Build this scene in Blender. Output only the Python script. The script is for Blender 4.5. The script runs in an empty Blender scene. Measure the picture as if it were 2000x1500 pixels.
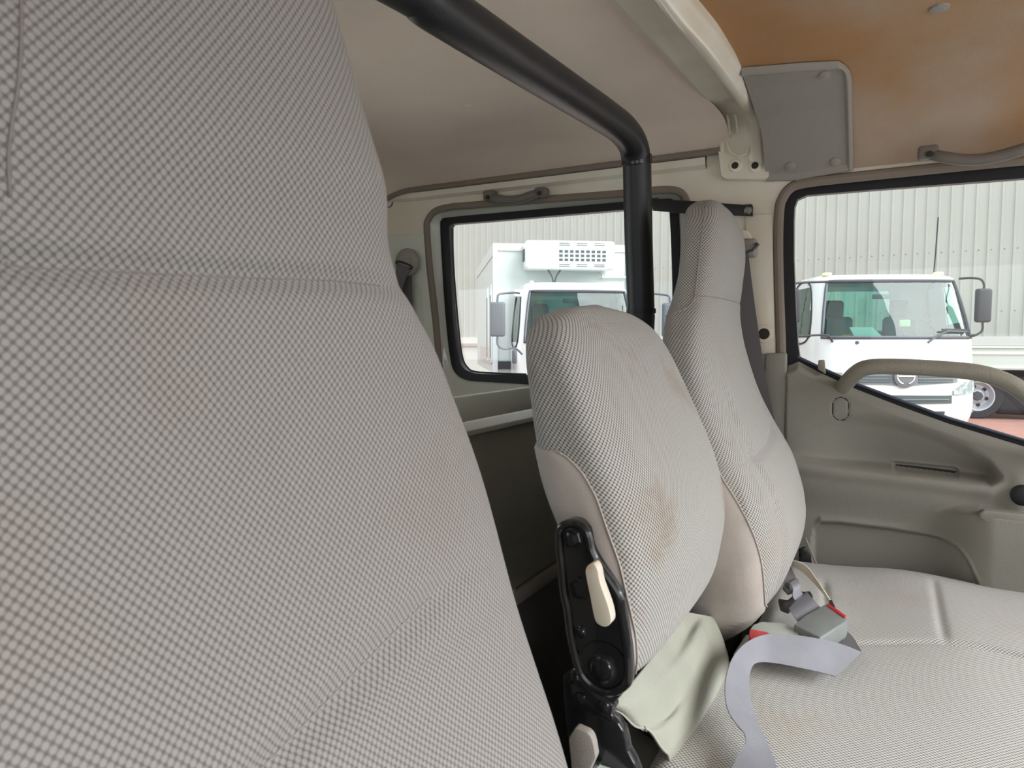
import bpy, bmesh, math, random
from mathutils import Vector, Matrix
from mathutils.geometry import tessellate_polygon
random.seed(4)
PI=math.pi
C=bpy.context.scene.collection
E0=1.40                      # eye height above the yard's ground
# ---------------------------------------------------------------- camera, world, exposure
F=1350.0; YAW=math.radians(28.5); PIT=math.radians(3.7)
FW=(-math.sin(YAW)*math.cos(PIT),math.cos(YAW)*math.cos(PIT),-math.sin(PIT))
RT=(math.cos(YAW),math.sin(YAW),0.0)
UP=(RT[1]*FW[2]-RT[2]*FW[1],RT[2]*FW[0]-RT[0]*FW[2],RT[0]*FW[1]-RT[1]*FW[0])
cam=bpy.data.cameras.new('camera'); co=bpy.data.objects.new('camera',cam); C.objects.link(co)
cam.sensor_width=36; cam.lens=36*F/2000; cam.clip_start=0.02; cam.clip_end=200
m=Matrix((RT,UP,tuple(-c for c in FW))).transposed().to_4x4(); m.translation=(0,0,E0); co.matrix_world=m
cam.dof.use_dof=True; cam.dof.focus_distance=1.5; cam.dof.aperture_fstop=18
sc=bpy.context.scene; sc.camera=co
sc.view_settings.view_transform='Standard'; sc.view_settings.look='None'; sc.view_settings.gamma=1
sc.view_settings.use_curve_mapping=False; sc.view_settings.exposure=1.40
W=bpy.data.worlds.new('sky'); sc.world=W; W.use_nodes=True
nt=W.node_tree; nt.nodes.clear()
tc=nt.nodes.new('ShaderNodeTexCoord'); no=nt.nodes.new('ShaderNodeTexNoise'); no.inputs['Scale'].default_value=2.2; no.inputs['Detail'].default_value=6; no.inputs['Roughness'].default_value=.62
cr=nt.nodes.new('ShaderNodeValToRGB'); cr.color_ramp.elements[0].position=.40; cr.color_ramp.elements[0].color=(.42,.60,.86,1)
cr.color_ramp.elements[1].position=.54; cr.color_ramp.elements[1].color=(1,1,1,1)
bg=nt.nodes.new('ShaderNodeBackground'); bg.inputs['Strength'].default_value=.84
wo=nt.nodes.new('ShaderNodeOutputWorld')
nt.links.new(tc.outputs['Generated'],no.inputs['Vector']); nt.links.new(no.outputs['Fac'],cr.inputs['Fac'])
nt.links.new(cr.outputs['Color'],bg.inputs['Color']); nt.links.new(bg.outputs[0],wo.inputs[0])

sl=bpy.data.lights.new('sun','SUN'); sl.energy=3.0; sl.angle=math.radians(60); so=bpy.data.objects.new('sun',sl); C.objects.link(so)
so.rotation_euler=Vector((.78,.0,.58)).to_track_quat('Z','Y').to_euler()      # hazy light from ahead of the cab

# ---------------------------------------------------------------- measuring helpers (photo point -> point on a real plane)
def ray(px,py):
    a=(px-1000)/F;b=(750-py)/F
    return [FW[i]+a*RT[i]+b*UP[i] for i in range(3)]
def PY(px,py,Y): d=ray(px,py);t=Y/d[1];return (d[0]*t,Y,d[2]*t)
def PX(px,py,X): d=ray(px,py);t=X/d[0];return (X,d[1]*t,d[2]*t)
def PZ(px,py,Z): d=ray(px,py);t=Z/d[2];return (d[0]*t,d[1]*t,Z)
def PD(px,py,D): d=ray(px,py);return tuple(c*D for c in d)
def proj(x,y,z):
    c=[sum(v[i]*p for i,p in enumerate((x,y,z))) for v in (RT,UP,FW)]
    return 1000+F*c[0]/c[2],750-F*c[1]/c[2]

# ---------------------------------------------------------------- materials
def newmat(name):
    m=bpy.data.materials.new(name); m.use_nodes=True; n=m.node_tree.nodes; return m,n,m.node_tree.links,n['Principled BSDF']
def mat(name,col,rough=.5,metal=0,bump=0,bscale=400,var=0,vscale=6,col2=None,coat=0,spec=.5,vlo=.4,vhi=.65):
    m,n,l,p=newmat(name); p.inputs['Base Color'].default_value=(*col,1); p.inputs['Roughness'].default_value=rough
    p.inputs['Metallic'].default_value=metal; p.inputs['Coat Weight'].default_value=coat; p.inputs['Specular IOR Level'].default_value=spec
    t=n.new('ShaderNodeTexCoord')
    if bump:
        b=n.new('ShaderNodeBump'); b.inputs['Strength'].default_value=bump; b.inputs['Distance'].default_value=.002
        q=n.new('ShaderNodeTexNoise'); q.inputs['Scale'].default_value=bscale; q.inputs['Detail'].default_value=3
        l.new(t.outputs['Object'],q.inputs['Vector']); l.new(q.outputs['Fac'],b.inputs['Height']); l.new(b.outputs[0],p.inputs['Normal'])
    if var or col2:
        q=n.new('ShaderNodeTexNoise'); q.inputs['Scale'].default_value=vscale; q.inputs['Detail'].default_value=5
        r=n.new('ShaderNodeValToRGB'); c2=col2 or tuple(c*(1-var) for c in col)
        r.color_ramp.elements[0].position=vlo; r.color_ramp.elements[0].color=(*c2,1)
        r.color_ramp.elements[1].position=vhi; r.color_ramp.elements[1].color=(*col,1)
        l.new(t.outputs['Object'],q.inputs['Vector']); l.new(q.outputs['Fac'],r.inputs['Fac']); l.new(r.outputs['Color'],p.inputs['Base Color'])
    return m
def fabric(name,pitch,light,dark,stain=(.30,.22,.15),amt=.5,sscale=5,asp=1.0):
    m,n,l,p=newmat(name); p.inputs['Roughness'].default_value=.93; p.inputs['Specular IOR Level'].default_value=.15
    p.inputs['Sheen Weight'].default_value=.15
    uv=n.new('ShaderNodeTexCoord')
    def vm(op,a,b=None):
        x=n.new('ShaderNodeVectorMath'); x.operation=op; l.new(a,x.inputs[0])
        if b is not None:
            if isinstance(b,tuple): x.inputs[1].default_value=b
            else: l.new(b,x.inputs[1])
        return x
    s=vm('MULTIPLY',uv.outputs['UV'],(1/pitch,1/(pitch*asp),0))
    def lat(src):
        f=vm('FRACTION',src); g=vm('SUBTRACT',f.outputs[0],(.5,.5,0)); g=vm('MULTIPLY',g.outputs[0],(1,1,0)); return vm('LENGTH',g.outputs[0]).outputs['Value']
    A=lat(s.outputs[0]); sh=vm('ADD',s.outputs[0],(.5,.5,0)); B=lat(sh.outputs[0])
    mn=n.new('ShaderNodeMath'); mn.operation='MINIMUM'; l.new(A,mn.inputs[0]); l.new(B,mn.inputs[1])
    mr=n.new('ShaderNodeMapRange'); mr.interpolation_type='SMOOTHSTEP'
    for k,v in zip(('From Min','From Max','To Min','To Max'),(.22,.45,1,0)): mr.inputs[k].default_value=v
    l.new(mn.outputs[0],mr.inputs['Value'])
    th=n.new('ShaderNodeTexNoise'); th.inputs['Scale'].default_value=1500; l.new(uv.outputs['UV'],th.inputs['Vector'])
    mx=n.new('ShaderNodeMix'); mx.data_type='RGBA'; mx.inputs['A'].default_value=(*dark,1); mx.inputs['B'].default_value=(*light,1); l.new(mr.outputs[0],mx.inputs['Factor'])
    q=n.new('ShaderNodeTexNoise'); q.inputs['Scale'].default_value=sscale; q.inputs['Detail'].default_value=5; q.inputs['Roughness'].default_value=.6; l.new(uv.outputs['Object'],q.inputs['Vector'])
    r=n.new('ShaderNodeMapRange')
    for k,v in zip(('From Min','From Max','To Min','To Max'),(.55,.75,0,amt)): r.inputs[k].default_value=v
    l.new(q.outputs['Fac'],r.inputs['Value'])
    m2=n.new('ShaderNodeMix'); m2.data_type='RGBA'; m2.blend_type='MULTIPLY'; m2.inputs['B'].default_value=tuple(c/.36 for c in stain)+(1,)
    l.new(r.outputs[0],m2.inputs['Factor']); l.new(mx.outputs['Result'],m2.inputs['A']); l.new(m2.outputs['Result'],p.inputs['Base Color'])
    ad=n.new('ShaderNodeMath'); ad.operation='MULTIPLY_ADD'; ad.inputs[1].default_value=.12; l.new(th.outputs['Fac'],ad.inputs[0]); l.new(mr.outputs[0],ad.inputs[2])
    b=n.new('ShaderNodeBump'); b.inputs['Strength'].default_value=.8; b.inputs['Distance'].default_value=pitch*.16; l.new(ad.outputs[0],b.inputs['Height']); l.new(b.outputs[0],p.inputs['Normal'])
    return m
def glassmat(name,tint=(.93,.98,.94),refl=1.0):
    m=bpy.data.materials.new(name); m.use_nodes=True; n=m.node_tree.nodes; n.clear(); l=m.node_tree.links
    o=n.new('ShaderNodeOutputMaterial'); t=n.new('ShaderNodeBsdfTransparent'); t.inputs[0].default_value=(*tint,1)
    g=n.new('ShaderNodeBsdfGlossy'); g.inputs['Roughness'].default_value=.01; g.inputs[0].default_value=(refl,refl,refl,1)
    f=n.new('ShaderNodeFresnel'); f.inputs['IOR'].default_value=1.5; x=n.new('ShaderNodeMixShader')
    l.new(f.outputs[0],x.inputs[0]); l.new(t.outputs[0],x.inputs[1]); l.new(g.outputs[0],x.inputs[2]); l.new(x.outputs[0],o.inputs[0]); return m
LIGHT=(.50,.49,.46); DARK=(.10,.093,.085)
MF_drv=fabric('seat_weave_driver_shaded',.0044,(.36,.345,.325),(.165,.155,.145),(.30,.25,.20),.35,4,1.08)  # same weave as the other seats, with shade put into its darker colour
MF_mid=fabric('seat_weave_middle',.0049,LIGHT,DARK,(.25,.18,.12),.85,6.5)
MF_pas=fabric('seat_weave_passenger',.0050,LIGHT,DARK,(.32,.27,.2),.4,5)
MF_cus=fabric('seat_weave_cushion',.0050,(.60,.60,.57),(.17,.16,.15),(.33,.27,.2),.35,7)
M_cloth=mat('plain_side_cloth',(.50,.45,.41),.95,bump=.25,bscale=900,var=.12,vscale=20)
M_pipe=mat('seam_thread',(.36,.34,.325),.9)
M_seamd=mat('seam_dark_thread',(.26,.235,.22),.9)
M_vinyl=mat('cream_vinyl',(.36,.37,.31),.48,bump=.35,bscale=260,var=.10,vscale=14)
M_white=mat('cream_painted_steel',(.82,.78,.69),.28,var=.10,vscale=9,col2=(.76,.69,.57),coat=.4)
M_whiteg=mat('pale_painted_steel',(.70,.72,.64),.33,var=.05,vscale=9,coat=.25)
M_head=mat('grey_headliner',(.88,.735,.63),.95,bump=.5,bscale=500,var=.08,vscale=3)
M_headf=mat('stained_headliner',(.46,.36,.28),.95,bump=.5,bscale=500,col2=(.42,.225,.10),vscale=3.2,vlo=.42,vhi=.68)
M_greyp=mat('grey_brown_plastic',(.32,.295,.265),.6,bump=.35,bscale=600)
M_hand=mat('roof_handle_plastic',(.17,.15,.135),.5,bump=.3,bscale=500)
M_seal=mat('weatherstrip_fabric',(.25,.205,.17),.9,bump=.3,bscale=700)
M_rub=mat('black_rubber',(.012,.012,.016),.45)
M_blk=mat('black_enamel',(.010,.011,.013),.18,bump=.05,bscale=900,coat=.5)
M_blkd=mat('dull_black_steel',(.014,.014,.016),.5,bump=.1,bscale=600)
M_pad=mat('black_padding_vinyl',(.018,.019,.022),.42,bump=.12,bscale=260)
M_door=mat('door_trim_plastic',(.275,.268,.235),.62,bump=.30,bscale=520,var=.05,vscale=5)
M_doorh=mat('door_handle_plastic',(.30,.28,.23),.55,bump=.5,bscale=330)
M_hole=mat('dark_recess',(.03,.026,.022),.8)
M_tray=mat('tray_plastic',(.50,.50,.43),.5,bump=.2,bscale=500)
M_panel=mat('partition_trim',(.34,.335,.28),.75,bump=.3,bscale=600,var=.05)
M_floor=mat('floor_mat',(.14,.135,.13),.9,bump=.3,bscale=200)
M_web=mat('grey_belt_webbing',(.26,.265,.30),.75,bump=.3,bscale=900,var=.10,vscale=30)
M_webd=mat('dark_belt_webbing',(.14,.13,.135),.8,bump=.3,bscale=900)
M_bkl=mat('grey_buckle_plastic',(.23,.25,.245),.42,bump=.1,bscale=300,var=.1,vscale=40)
M_bklp=mat('pale_buckle_plastic',(.46,.50,.46),.4)
M_red=mat('red_button',(.62,.015,.02),.35)
M_ivory=mat('ivory_plastic',(.72,.66,.55),.38,col2=(.60,.45,.28),vscale=30,vlo=.28,vhi=.5)
M_steel=mat('dull_steel',(.3,.29,.27),.4,metal=.8)
M_glass=glassmat('side_glass',(.93,.975,.945))
M_wglass=glassmat('windscreen_glass',(.50,.78,.70),1.0)
M_tw=mat('truck_white_paint',(.58,.60,.59),.22,coat=.5)
M_box=mat('box_body_white',(.52,.57,.55),.45,var=.04,vscale=3)
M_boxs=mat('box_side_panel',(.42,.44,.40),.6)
M_alu=mat('aluminium_trim',(.62,.66,.70),.35,metal=.3)
M_dgrey=mat('mirror_grey_plastic',(.055,.06,.072),.5)
M_dblk=mat('tyre_rubber',(.02,.02,.025),.7,bump=.3,bscale=60)
M_grl=mat('grille_grey',(.13,.145,.155),.4)
M_vent=mat('vent_dark',(.045,.06,.065),.6)
M_chrome=mat('chrome_emblem',(.8,.8,.82),.15,metal=1)
M_lamp=mat('headlamp_lens',(.34,.38,.36),.12,coat=1,bump=.5,bscale=25,var=.5,vscale=18)
M_rim=mat('silver_wheel',(.50,.52,.56),.4,metal=.2)
M_cabin=mat('cab_interior_grey',(.09,.10,.11),.8)
M_wall=mat('warehouse_sheet',(.42,.42,.375),.55,var=.05,vscale=.8)
M_flash=mat('warehouse_flashing',(.60,.60,.55),.5)
M_pink=mat('red_oxide_steel',(.42,.34,.31),.7)
M_tray2=mat('flatbed_side',(.52,.57,.52),.5)
M_amber=mat('amber_lens',(.8,.30,.05),.3)
M_yel=mat('yellow_marker',(.75,.72,.35),.4)
M_paper=mat('white_card',(.80,.86,.82),.6)
M_labl=mat('grey_print',(.28,.31,.32),.5)
M_blue=mat('pale_blue_print',(.50,.74,.78),.6)
def pavermat():
    m,n,l,p=newmat('red_pavers'); p.inputs['Roughness'].default_value=.85
    t=n.new('ShaderNodeTexCoord'); b=n.new('ShaderNodeTexBrick'); b.inputs['Scale'].default_value=4.2
    b.inputs['Color1'].default_value=(.27,.125,.10,1); b.inputs['Color2'].default_value=(.33,.16,.125,1); b.inputs['Mortar'].default_value=(.24,.16,.14,1)
    b.inputs['Mortar Size'].default_value=.012
    l.new(t.outputs['Object'],b.inputs['Vector']); l.new(b.outputs['Color'],p.inputs['Base Color']); return m
M_pave=pavermat()

# ---------------------------------------------------------------- object helpers
ORG={}
def empty(name,loc,label=None,cat=None,group=None,kind=None):
    o=bpy.data.objects.new(name,None); C.objects.link(o); o.location=(loc[0],loc[1],loc[2]+E0); o.empty_display_size=.05; ORG[o.name]=Vector(o.location)
    tag(o,label,cat,group,kind); return o
def tag(o,label=None,cat=None,group=None,kind=None):
    if label: o['label']=label
    if cat: o['category']=cat
    if group: o['group']=group
    if kind: o['kind']=kind
    return o
def mk(name,V,Fc,mt,parent=None,smooth=True,uv=None,auto=35,label=None,kind=None):
    V=[Vector((v[0],v[1],v[2]+E0)) for v in V]
    if parent is not None:
        g=ORG.get(parent.name,Vector((0,0,0)))
    else:
        g=Vector((sum(v.x for v in V)/len(V),sum(v.y for v in V)/len(V),min(v.z for v in V)))
    me=bpy.data.meshes.new(name); me.from_pydata([v-g for v in V],[],Fc); me.update()
    if uv:
        L=me.uv_layers.new(name='UVMap'); 
        for lp in me.loops: L.data[lp.index].uv=uv[lp.vertex_index]
    if mt: me.materials.append(mt)
    me.polygons.foreach_set('use_smooth',[smooth]*len(me.polygons))
    if smooth and auto: me.set_sharp_from_angle(angle=math.radians(auto))
    o=bpy.data.objects.new(name,me); C.objects.link(o); ORG[o.name]=g
    if parent is not None:
        o.parent=parent; pg=g
        # parents that are meshes/empties sit at their own origin, unrotated: children share that origin
    else: o.location=g
    if label: o['label']=label
    if kind: o['kind']=kind
    return o
class MB:
    def __init__(s): s.V=[];s.F=[];s.U=None
    def add(s,V,Fc):
        b=len(s.V); s.V+= [tuple(v) for v in V]; s.F+=[tuple(i+b for i in f) for f in Fc]; return s
    def box(s,c,h,r=0,T=None,seg=2):
        bm=bmesh.new(); bmesh.ops.create_cube(bm,size=2); bmesh.ops.scale(bm,vec=h,verts=bm.verts)
        if r: bmesh.ops.bevel(bm,geom=bm.edges[:],offset=r,segments=seg,profile=.5,affect='EDGES')
        V=[(v.co+Vector(c)) for v in bm.verts]; Fc=[[v.index for v in f.verts] for f in bm.faces]; bm.free()
        if T: V=[T(*v) for v in V]
        return s.add(V,Fc)
    def prism(s,top,d,r=0,seg=2):
        """polygon 'top' (3D points) extruded by vector d, edges bevelled"""
        bm=bmesh.new(); a=[bm.verts.new(p) for p in top]; b=[bm.verts.new(Vector(p)+Vector(d)) for p in top]; n=len(a)
        bm.faces.new(a); bm.faces.new(b[::-1])
        for i in range(n): bm.faces.new((a[(i+1)%n],a[i],b[i],b[(i+1)%n]))
        bmesh.ops.recalc_face_normals(bm,faces=bm.faces)
        if r: bmesh.ops.bevel(bm,geom=bm.edges[:],offset=r,segments=seg,profile=.5,affect='EDGES',clamp_overlap=True)
        bmesh.ops.triangulate(bm,faces=[f for f in bm.faces if len(f.verts)>8])
        bm.verts.index_update(); V=[v.co.copy() for v in bm.verts]; Fc=[[v.index for v in f.verts] for f in bm.faces]; bm.free(); return s.add(V,Fc)
    def tube(s,P,r,n=12,closed=False,caps=True,flat=None):
        """tube along P; r number or list; flat=(up vector, ratio) makes an oval section"""
        P=[Vector(p) for p in P]; N=len(P); R=r if isinstance(r,(list,tuple)) else [r]*N
        V=[];Fc=[]; prev=None
        for i in range(N):
            if closed: t=(P[(i+1)%N]-P[i-1]).normalized()
            else: t=(P[min(i+1,N-1)]-P[max(i-1,0)]).normalized()
            if prev is None:
                q=Vector(flat[0]) if flat else (Vector((0,0,1)) if abs(t.z)<.9 else Vector((1,0,0)))
            else: q=Vector(flat[0]) if flat else prev
            u=(q-t*q.dot(t)).normalized(); w=t.cross(u); prev=u
            for k in range(n):
                a=2*PI*k/n; V.append(P[i]+u*(R[i]*(flat[1] if flat else 1)*math.cos(a))+w*(R[i]*math.sin(a)))
        M=N if closed else N-1
        for i in range(M):
            j=(i+1)%N
            for k in range(n): Fc.append((i*n+k,i*n+(k+1)%n,j*n+(k+1)%n,j*n+k))
        if caps and not closed: Fc.append(tuple(range(n))[::-1]); Fc.append(tuple((N-1)*n+k for k in range(n)))
        return s.add(V,Fc)
    def lathe(s,c,ax,prof,n=24,cap0=True):
        """prof: list of (radius, distance along axis)"""
        ax=Vector(ax).normalized(); u=ax.orthogonal().normalized(); w=ax.cross(u); c=Vector(c); V=[];Fc=[]
        for r,h in prof:
            for k in range(n):
                a=2*PI*k/n; V.append(c+ax*h+u*(r*math.cos(a))+w*(r*math.sin(a)))
        for i in range(len(prof)-1):
            for k in range(n): Fc.append((i*n+k,i*n+(k+1)%n,(i+1)*n+(k+1)%n,(i+1)*n+k))
        if cap0: Fc.append(tuple(range(n))[::-1])
        Fc.append(tuple((len(prof)-1)*n+k for k in range(n))); return s.add(V,Fc)
    def strip(s,A,B):
        """sheet between two polylines"""
        n=len(A); return s.add(list(A)+list(B),[(i,i+1,n+i+1,n+i) for i in range(n-1)])
    def plate(s,outer,holes,d):
        """flat plate with holes; outer/holes 3D loops, extruded by d"""
        loops=[outer]+holes; tri=tessellate_polygon([[Vector(p) for p in l] for l in loops]); P=[Vector(p) for l in loops for p in l]; n=len(P); d=Vector(d)
        Fc=[tuple(t) for t in tri]+[tuple(i+n for i in t[::-1]) for t in tri]; b=0
        for l in loops:
            k=len(l)
            for i in range(k): Fc.append((b+i,b+(i+1)%k,n+b+(i+1)%k,n+b+i))
            b+=k
        return s.add(P+[p+d for p in P],Fc)
    def grid(s,fn,nu,nv):
        V=[fn(i/(nu-1),j/(nv-1)) for j in range(nv) for i in range(nu)]
        return s.add(V,[(j*nu+i,j*nu+i+1,(j+1)*nu+i+1,(j+1)*nu+i) for j in range(nv-1) for i in range(nu-1)])
    def build(s,name,mt,parent=None,smooth=True,uv=None,auto=35,label=None,kind=None):
        return mk(name,s.V,s.F,mt,parent,smooth,uv,auto,label,kind)
def smooth_path(P,n=6,closed=False):
    P=[Vector(p) for p in P]; N=len(P); out=[]
    rng=range(N) if closed else range(N-1)
    for i in rng:
        p0=P[i-1] if (closed or i>0) else P[0]; p1=P[i]; p2=P[(i+1)%N]; p3=P[(i+2)%N] if closed else P[min(i+2,N-1)]
        for k in range(n):
            t=k/n; out.append(.5*((2*p1)+(p2-p0)*t+(2*p0-5*p1+4*p2-p3)*t*t+(3*p1-p0-3*p2+p3)*t**3))
    if not closed: out.append(P[-1])
    return out
def ss(a,b,x):
    t=min(1,max(0,(x-a)/(b-a))); return t*t*(3-2*t)
def lin(tab,x):
    if x<=tab[0][0]: return tab[0][1]
    for (a,b),(c,d) in zip(tab,tab[1:]):
        if x<=c: return b+(d-b)*(x-a)/(c-a)
    return tab[-1][1]

# ================================================================ SETTING: cab shell
YW=1.45; YD=-.21
def wl(pts,Y=YW): return [PY(x,y,Y) for x,y in pts]
# loops measured on the passenger side of the cab
rear_strip=wl([(833,450),(835,430),(850,412),(880,404),(920,400.5),(1080,388),(1216,378),(1290,371),(1325,374),(1340,392),(1345,430),(1345,560),(1340,700),(1325,745),(1290,765),(1100,790),(930,810),(885,800),(864,760),(856,696),(850,619),(839,526)])
rear_strip=smooth_path(rear_strip,4,True)
fd_x1=.62
door_strip=[PY(1519.5,470,YW),PY(1522,408,YW),PY(1528,387,YW),PY(1540,370,YW),PY(1560,359.5,YW),PY(1620,350.5,YW),PY(1790,332.5,YW),PY(2000,311.5,YW),(fd_x1,YW,.295),(fd_x1+.03,YW,.2),(fd_x1+.05,YW,-.5),(fd_x1,YW,-.86),(-.05,YW,-.86),(-.17,YW,-.80),PY(1527,900,YW),PY(1525.6,700,YW),PY(1521,560,YW)]
ds2=[]
for i,p in enumerate(door_strip): ds2.append(p)
door_strip=smooth_path(ds2,4,True)
wr=MB().plate([(-1.36,YW,-.98),(.98,YW,-.98),(.98,YW,.49),(-1.36,YW,.49)],[rear_strip,door_strip],(0,.05,0))
wall=wr.build('wall_right',M_white,smooth=False,kind='structure')
# raised covers of the pillars, pressings and plugs: parts of the wall
pc=MB().prism(wl([(1455,419),(1507,418),(1509,470),(1512,600),(1514,692),(1465,692)],YW-.004),(0,.004,0),.0015); pc.build('pillar_cover',M_white,wall)
pc=MB().prism(wl([(700,460),(828,457),(832,520),(843,620),(850,690),(862,760),(700,790)],YW-.004),(0,.004,0),.0015); pc.build('pillar_cover',M_whiteg,wall)
tb=MB().tube(smooth_path(wl([(795,553),(815,556),(823,575),(828,640),(834,720)],YW-.005),5),.0012,6); tb.build('pressed_edge',M_whiteg,wall)
for (x,y,r,mm) in ((760,396,.011,M_whiteg),):
    c=PY(x,y,YW); MB().lathe((c[0],c[1]-.004,c[2]),(0,1,0),[(.004,-.001),(r,0),(r,.004)],20).build('plug',M_whiteg,wall)
    MB().lathe((c[0],c[1]-.002,c[2]),(0,1,0),[(r+.0015,0),(r+.0015,.002)],20).build('plug_gap',M_hole,wall)
c=PY(1493,652,YW); MB().lathe((c[0],YW-.007,c[2]),(0,1,0),[(.0125,0),(.018,.001),(.021,.007)],28).build('hole_collar',M_white,wall)
MB().lathe((c[0],YW-.0078,c[2]),(0,1,0),[(.0105,0),(.0118,.002)],24).build('hole',M_hole,wall)
# rail above the windows: stepped pressing
for (y0,y1,yy) in ((344,349,.010),):
    A=[PY(x,lin([(700,376),(800,376),(1400,303),(1500,292)],x)+4,YW) for x in range(700,1420,40)]
    B=[PY(x,lin([(700,392),(800,390),(1400,322),(1500,312)],x),YW) for x in range(700,1420,40)]
    MB().add([(p[0],YW-.012,p[2]) for p in A]+[(p[0],YW-.012,p[2]) for p in B]+[(p[0],YW,p[2]-.006) for p in B]+[(p[0],YW,p[2]+.006) for p in A],
      [(i+k*len(A),i+1+k*len(A),i+1+((k+1)%4)*len(A),i+((k+1)%4)*len(A)) for i in range(len(A)-1) for k in range(4)]).build('rail_step',M_white,wall,auto=50)
# lower grey trim of the middle pillar
gt=MB().prism(wl([(1494,690),(1536,689),(1537,760),(1530,900),(1522,1100),(1470,1100),(1488,800)],YW-.016),(0,.016,0),.004,3)
gt.build('trim_1',M_door,smooth=True,kind='structure')
# seals
def loop_tube(name,loop,r,mt,parent=None,kind=None,flat=((0,1,0),1),yo=0):
    return MB().tube([(p[0],p[1]+yo,p[2]) for p in loop],r,10,True,flat=flat).build(name,mt,parent,kind=kind)
# ---- rear side window
w1=empty('window_1',PY(1090,700,1.50),kind='structure')
loop_tube('weatherstrip',rear_strip,.0085,M_seal,w1,yo=.002)
blk_o=smooth_path(wl([(863.5,445),(866,430),(880,425.5),(960,418),(1216,396),(1290,390),(1318,392),(1326,412),(1330,560),(1326,700),(1310,745),(1280,762),(1100,757),(1027,750),(960,746),(915,742),(893,728),(883,700),(874,620),(867,520)],1.49),4,True)
blk_i=smooth_path(wl([(879.8,452),(882,442),(890,438),(960,432.5),(1216,411),(1290,405),(1306,407),(1310,424),(1315,560),(1312,690),(1298,722),(1270,738),(1100,737),(1027,732),(960,731),(925,728),(906,716),(897,690),(888,620),(882,520)],1.49),4,True)
MB().plate([(p[0],1.482,p[2]) for p in blk_o],[[(p[0],1.482,p[2]) for p in blk_i]],(0,.022,0)).build('rubber_frame',M_rub,w1,smooth=False)
# painted return between weatherstrip and rubber
n=len(rear_strip)
def resamp(loop,N,start):
    L=[Vector(p) for p in loop]; k0=min(range(len(L)),key=lambda i:(L[i].x-start[0])**2+(L[i].z-start[1])**2); L=L[k0:]+L[:k0]+[L[k0]]
    d=[0]
    for a,b in zip(L,L[1:]): d.append(d[-1]+(b-a).length)
    out=[];j=0
    for i in range(N):
        t=d[-1]*i/N
        while d[j+1]<t: j+=1
        out.append(L[j].lerp(L[j+1],(t-d[j])/max(1e-9,d[j+1]-d[j])))
    return out
st=(-1.1,.45)
Ra=resamp(rear_strip,140,st); Rb=resamp(blk_o,140,st)
N=140
MB().add([(p.x,YW+.004,p.z) for p in Ra]+[(p.x,YW+.022,p.z) for p in [a.lerp(b,.35) for a,b in zip(Ra,Rb)]]+[(p.x,1.486,p.z) for p in Rb]+[(p.x,1.50,p.z) for p in Rb],
  [(k*N+i,k*N+(i+1)%N,(k+1)*N+(i+1)%N,(k+1)*N+i) for i in range(N) for k in range(3)]).build('painted_reveal',M_whiteg,w1)
MB().add([(p[0],1.497,p[2]) for p in blk_i],[tuple(range(len(blk_i)))]).build('glass_pane',M_glass,w1,smooth=False)
# inner glazing channel
MB().tube([(p[0],1.492,p[2]) for p in smooth_path(wl([(883.5,445),(884,500),(888,560),(893,620),(901,690),(912,717),(935,727),(1027,731)],1.49),5)],.0022,8).build('glazing_bead',M_dgrey,w1)
# ---- front door
d1=empty('door_1',(.1,YW,-.86),kind='structure')
loop_tube('weatherstrip',door_strip,.0095,M_seal,d1,yo=.002)
bo=[PY(1531,500,1.47),PY(1532,436,1.47),PY(1537,408,1.47),PY(1548,385,1.47),PY(1566,368,1.47),PY(1620,357,1.47),PY(1825,339,1.47),PY(2000,325.5,1.47),(fd_x1-.03,1.47,.27),(fd_x1,1.47,.1),(fd_x1,1.47,-.4),PY(1990,905,1.47),PY(1560,740,1.47),PY(1537,730,1.47),PY(1536,640,1.47)]
bi=[PY(1549,500,1.47),PY(1549,430,1.47),PY(1550.5,402,1.47),PY(1556,388,1.47),PY(1575,379.5,1.47),PY(1700,369,1.47),PY(1850,357.5,1.47),PY(2000,346,1.47),(fd_x1-.06,1.47,.24),(fd_x1-.04,1.47,.1),(fd_x1-.05,1.47,-.33),PY(2000,862,1.47),PY(1852,818,1.47),PY(1676,753,1.47),PY(1561,700,1.47),PY(1557,670,1.47),PY(1553,600,1.47)]
def cor(P,n=3): return smooth_path(P,n,True)
MB().plate([(p[0],1.479,p[2]) for p in door_strip],[[(p[0],1.479,p[2]) for p in bi]],(0,.018,0)).build('window_rubber',M_rub,d1,smooth=False)
MB().add([(p[0],1.49,p[2]) for p in bi],[tuple(range(len(bi)))]).build('glass_pane',M_glass,d1,smooth=False)
MB().tube([PY(1558,697,1.462),PY(1597,715.5,1.462),PY(1676,751,1.462),PY(1852,816.5,1.462),PY(2000,860,1.462),(fd_x1-.04,1.462,-.33)],.0028,8).build('window_wiper_seal',mat('seal_sheen',(.10,.12,.17),.3),d1)
# door skin behind trim
MB().plate([(-.20,1.485,-.86),(fd_x1+.03,1.485,-.86),(fd_x1,1.485,-.32),PY(2000,880,1.485),PY(1556,712,1.485),(-.20,1.485,-.05)],[],(0,.02,0)).build('door_skin',M_rub,d1,smooth=False)
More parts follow.
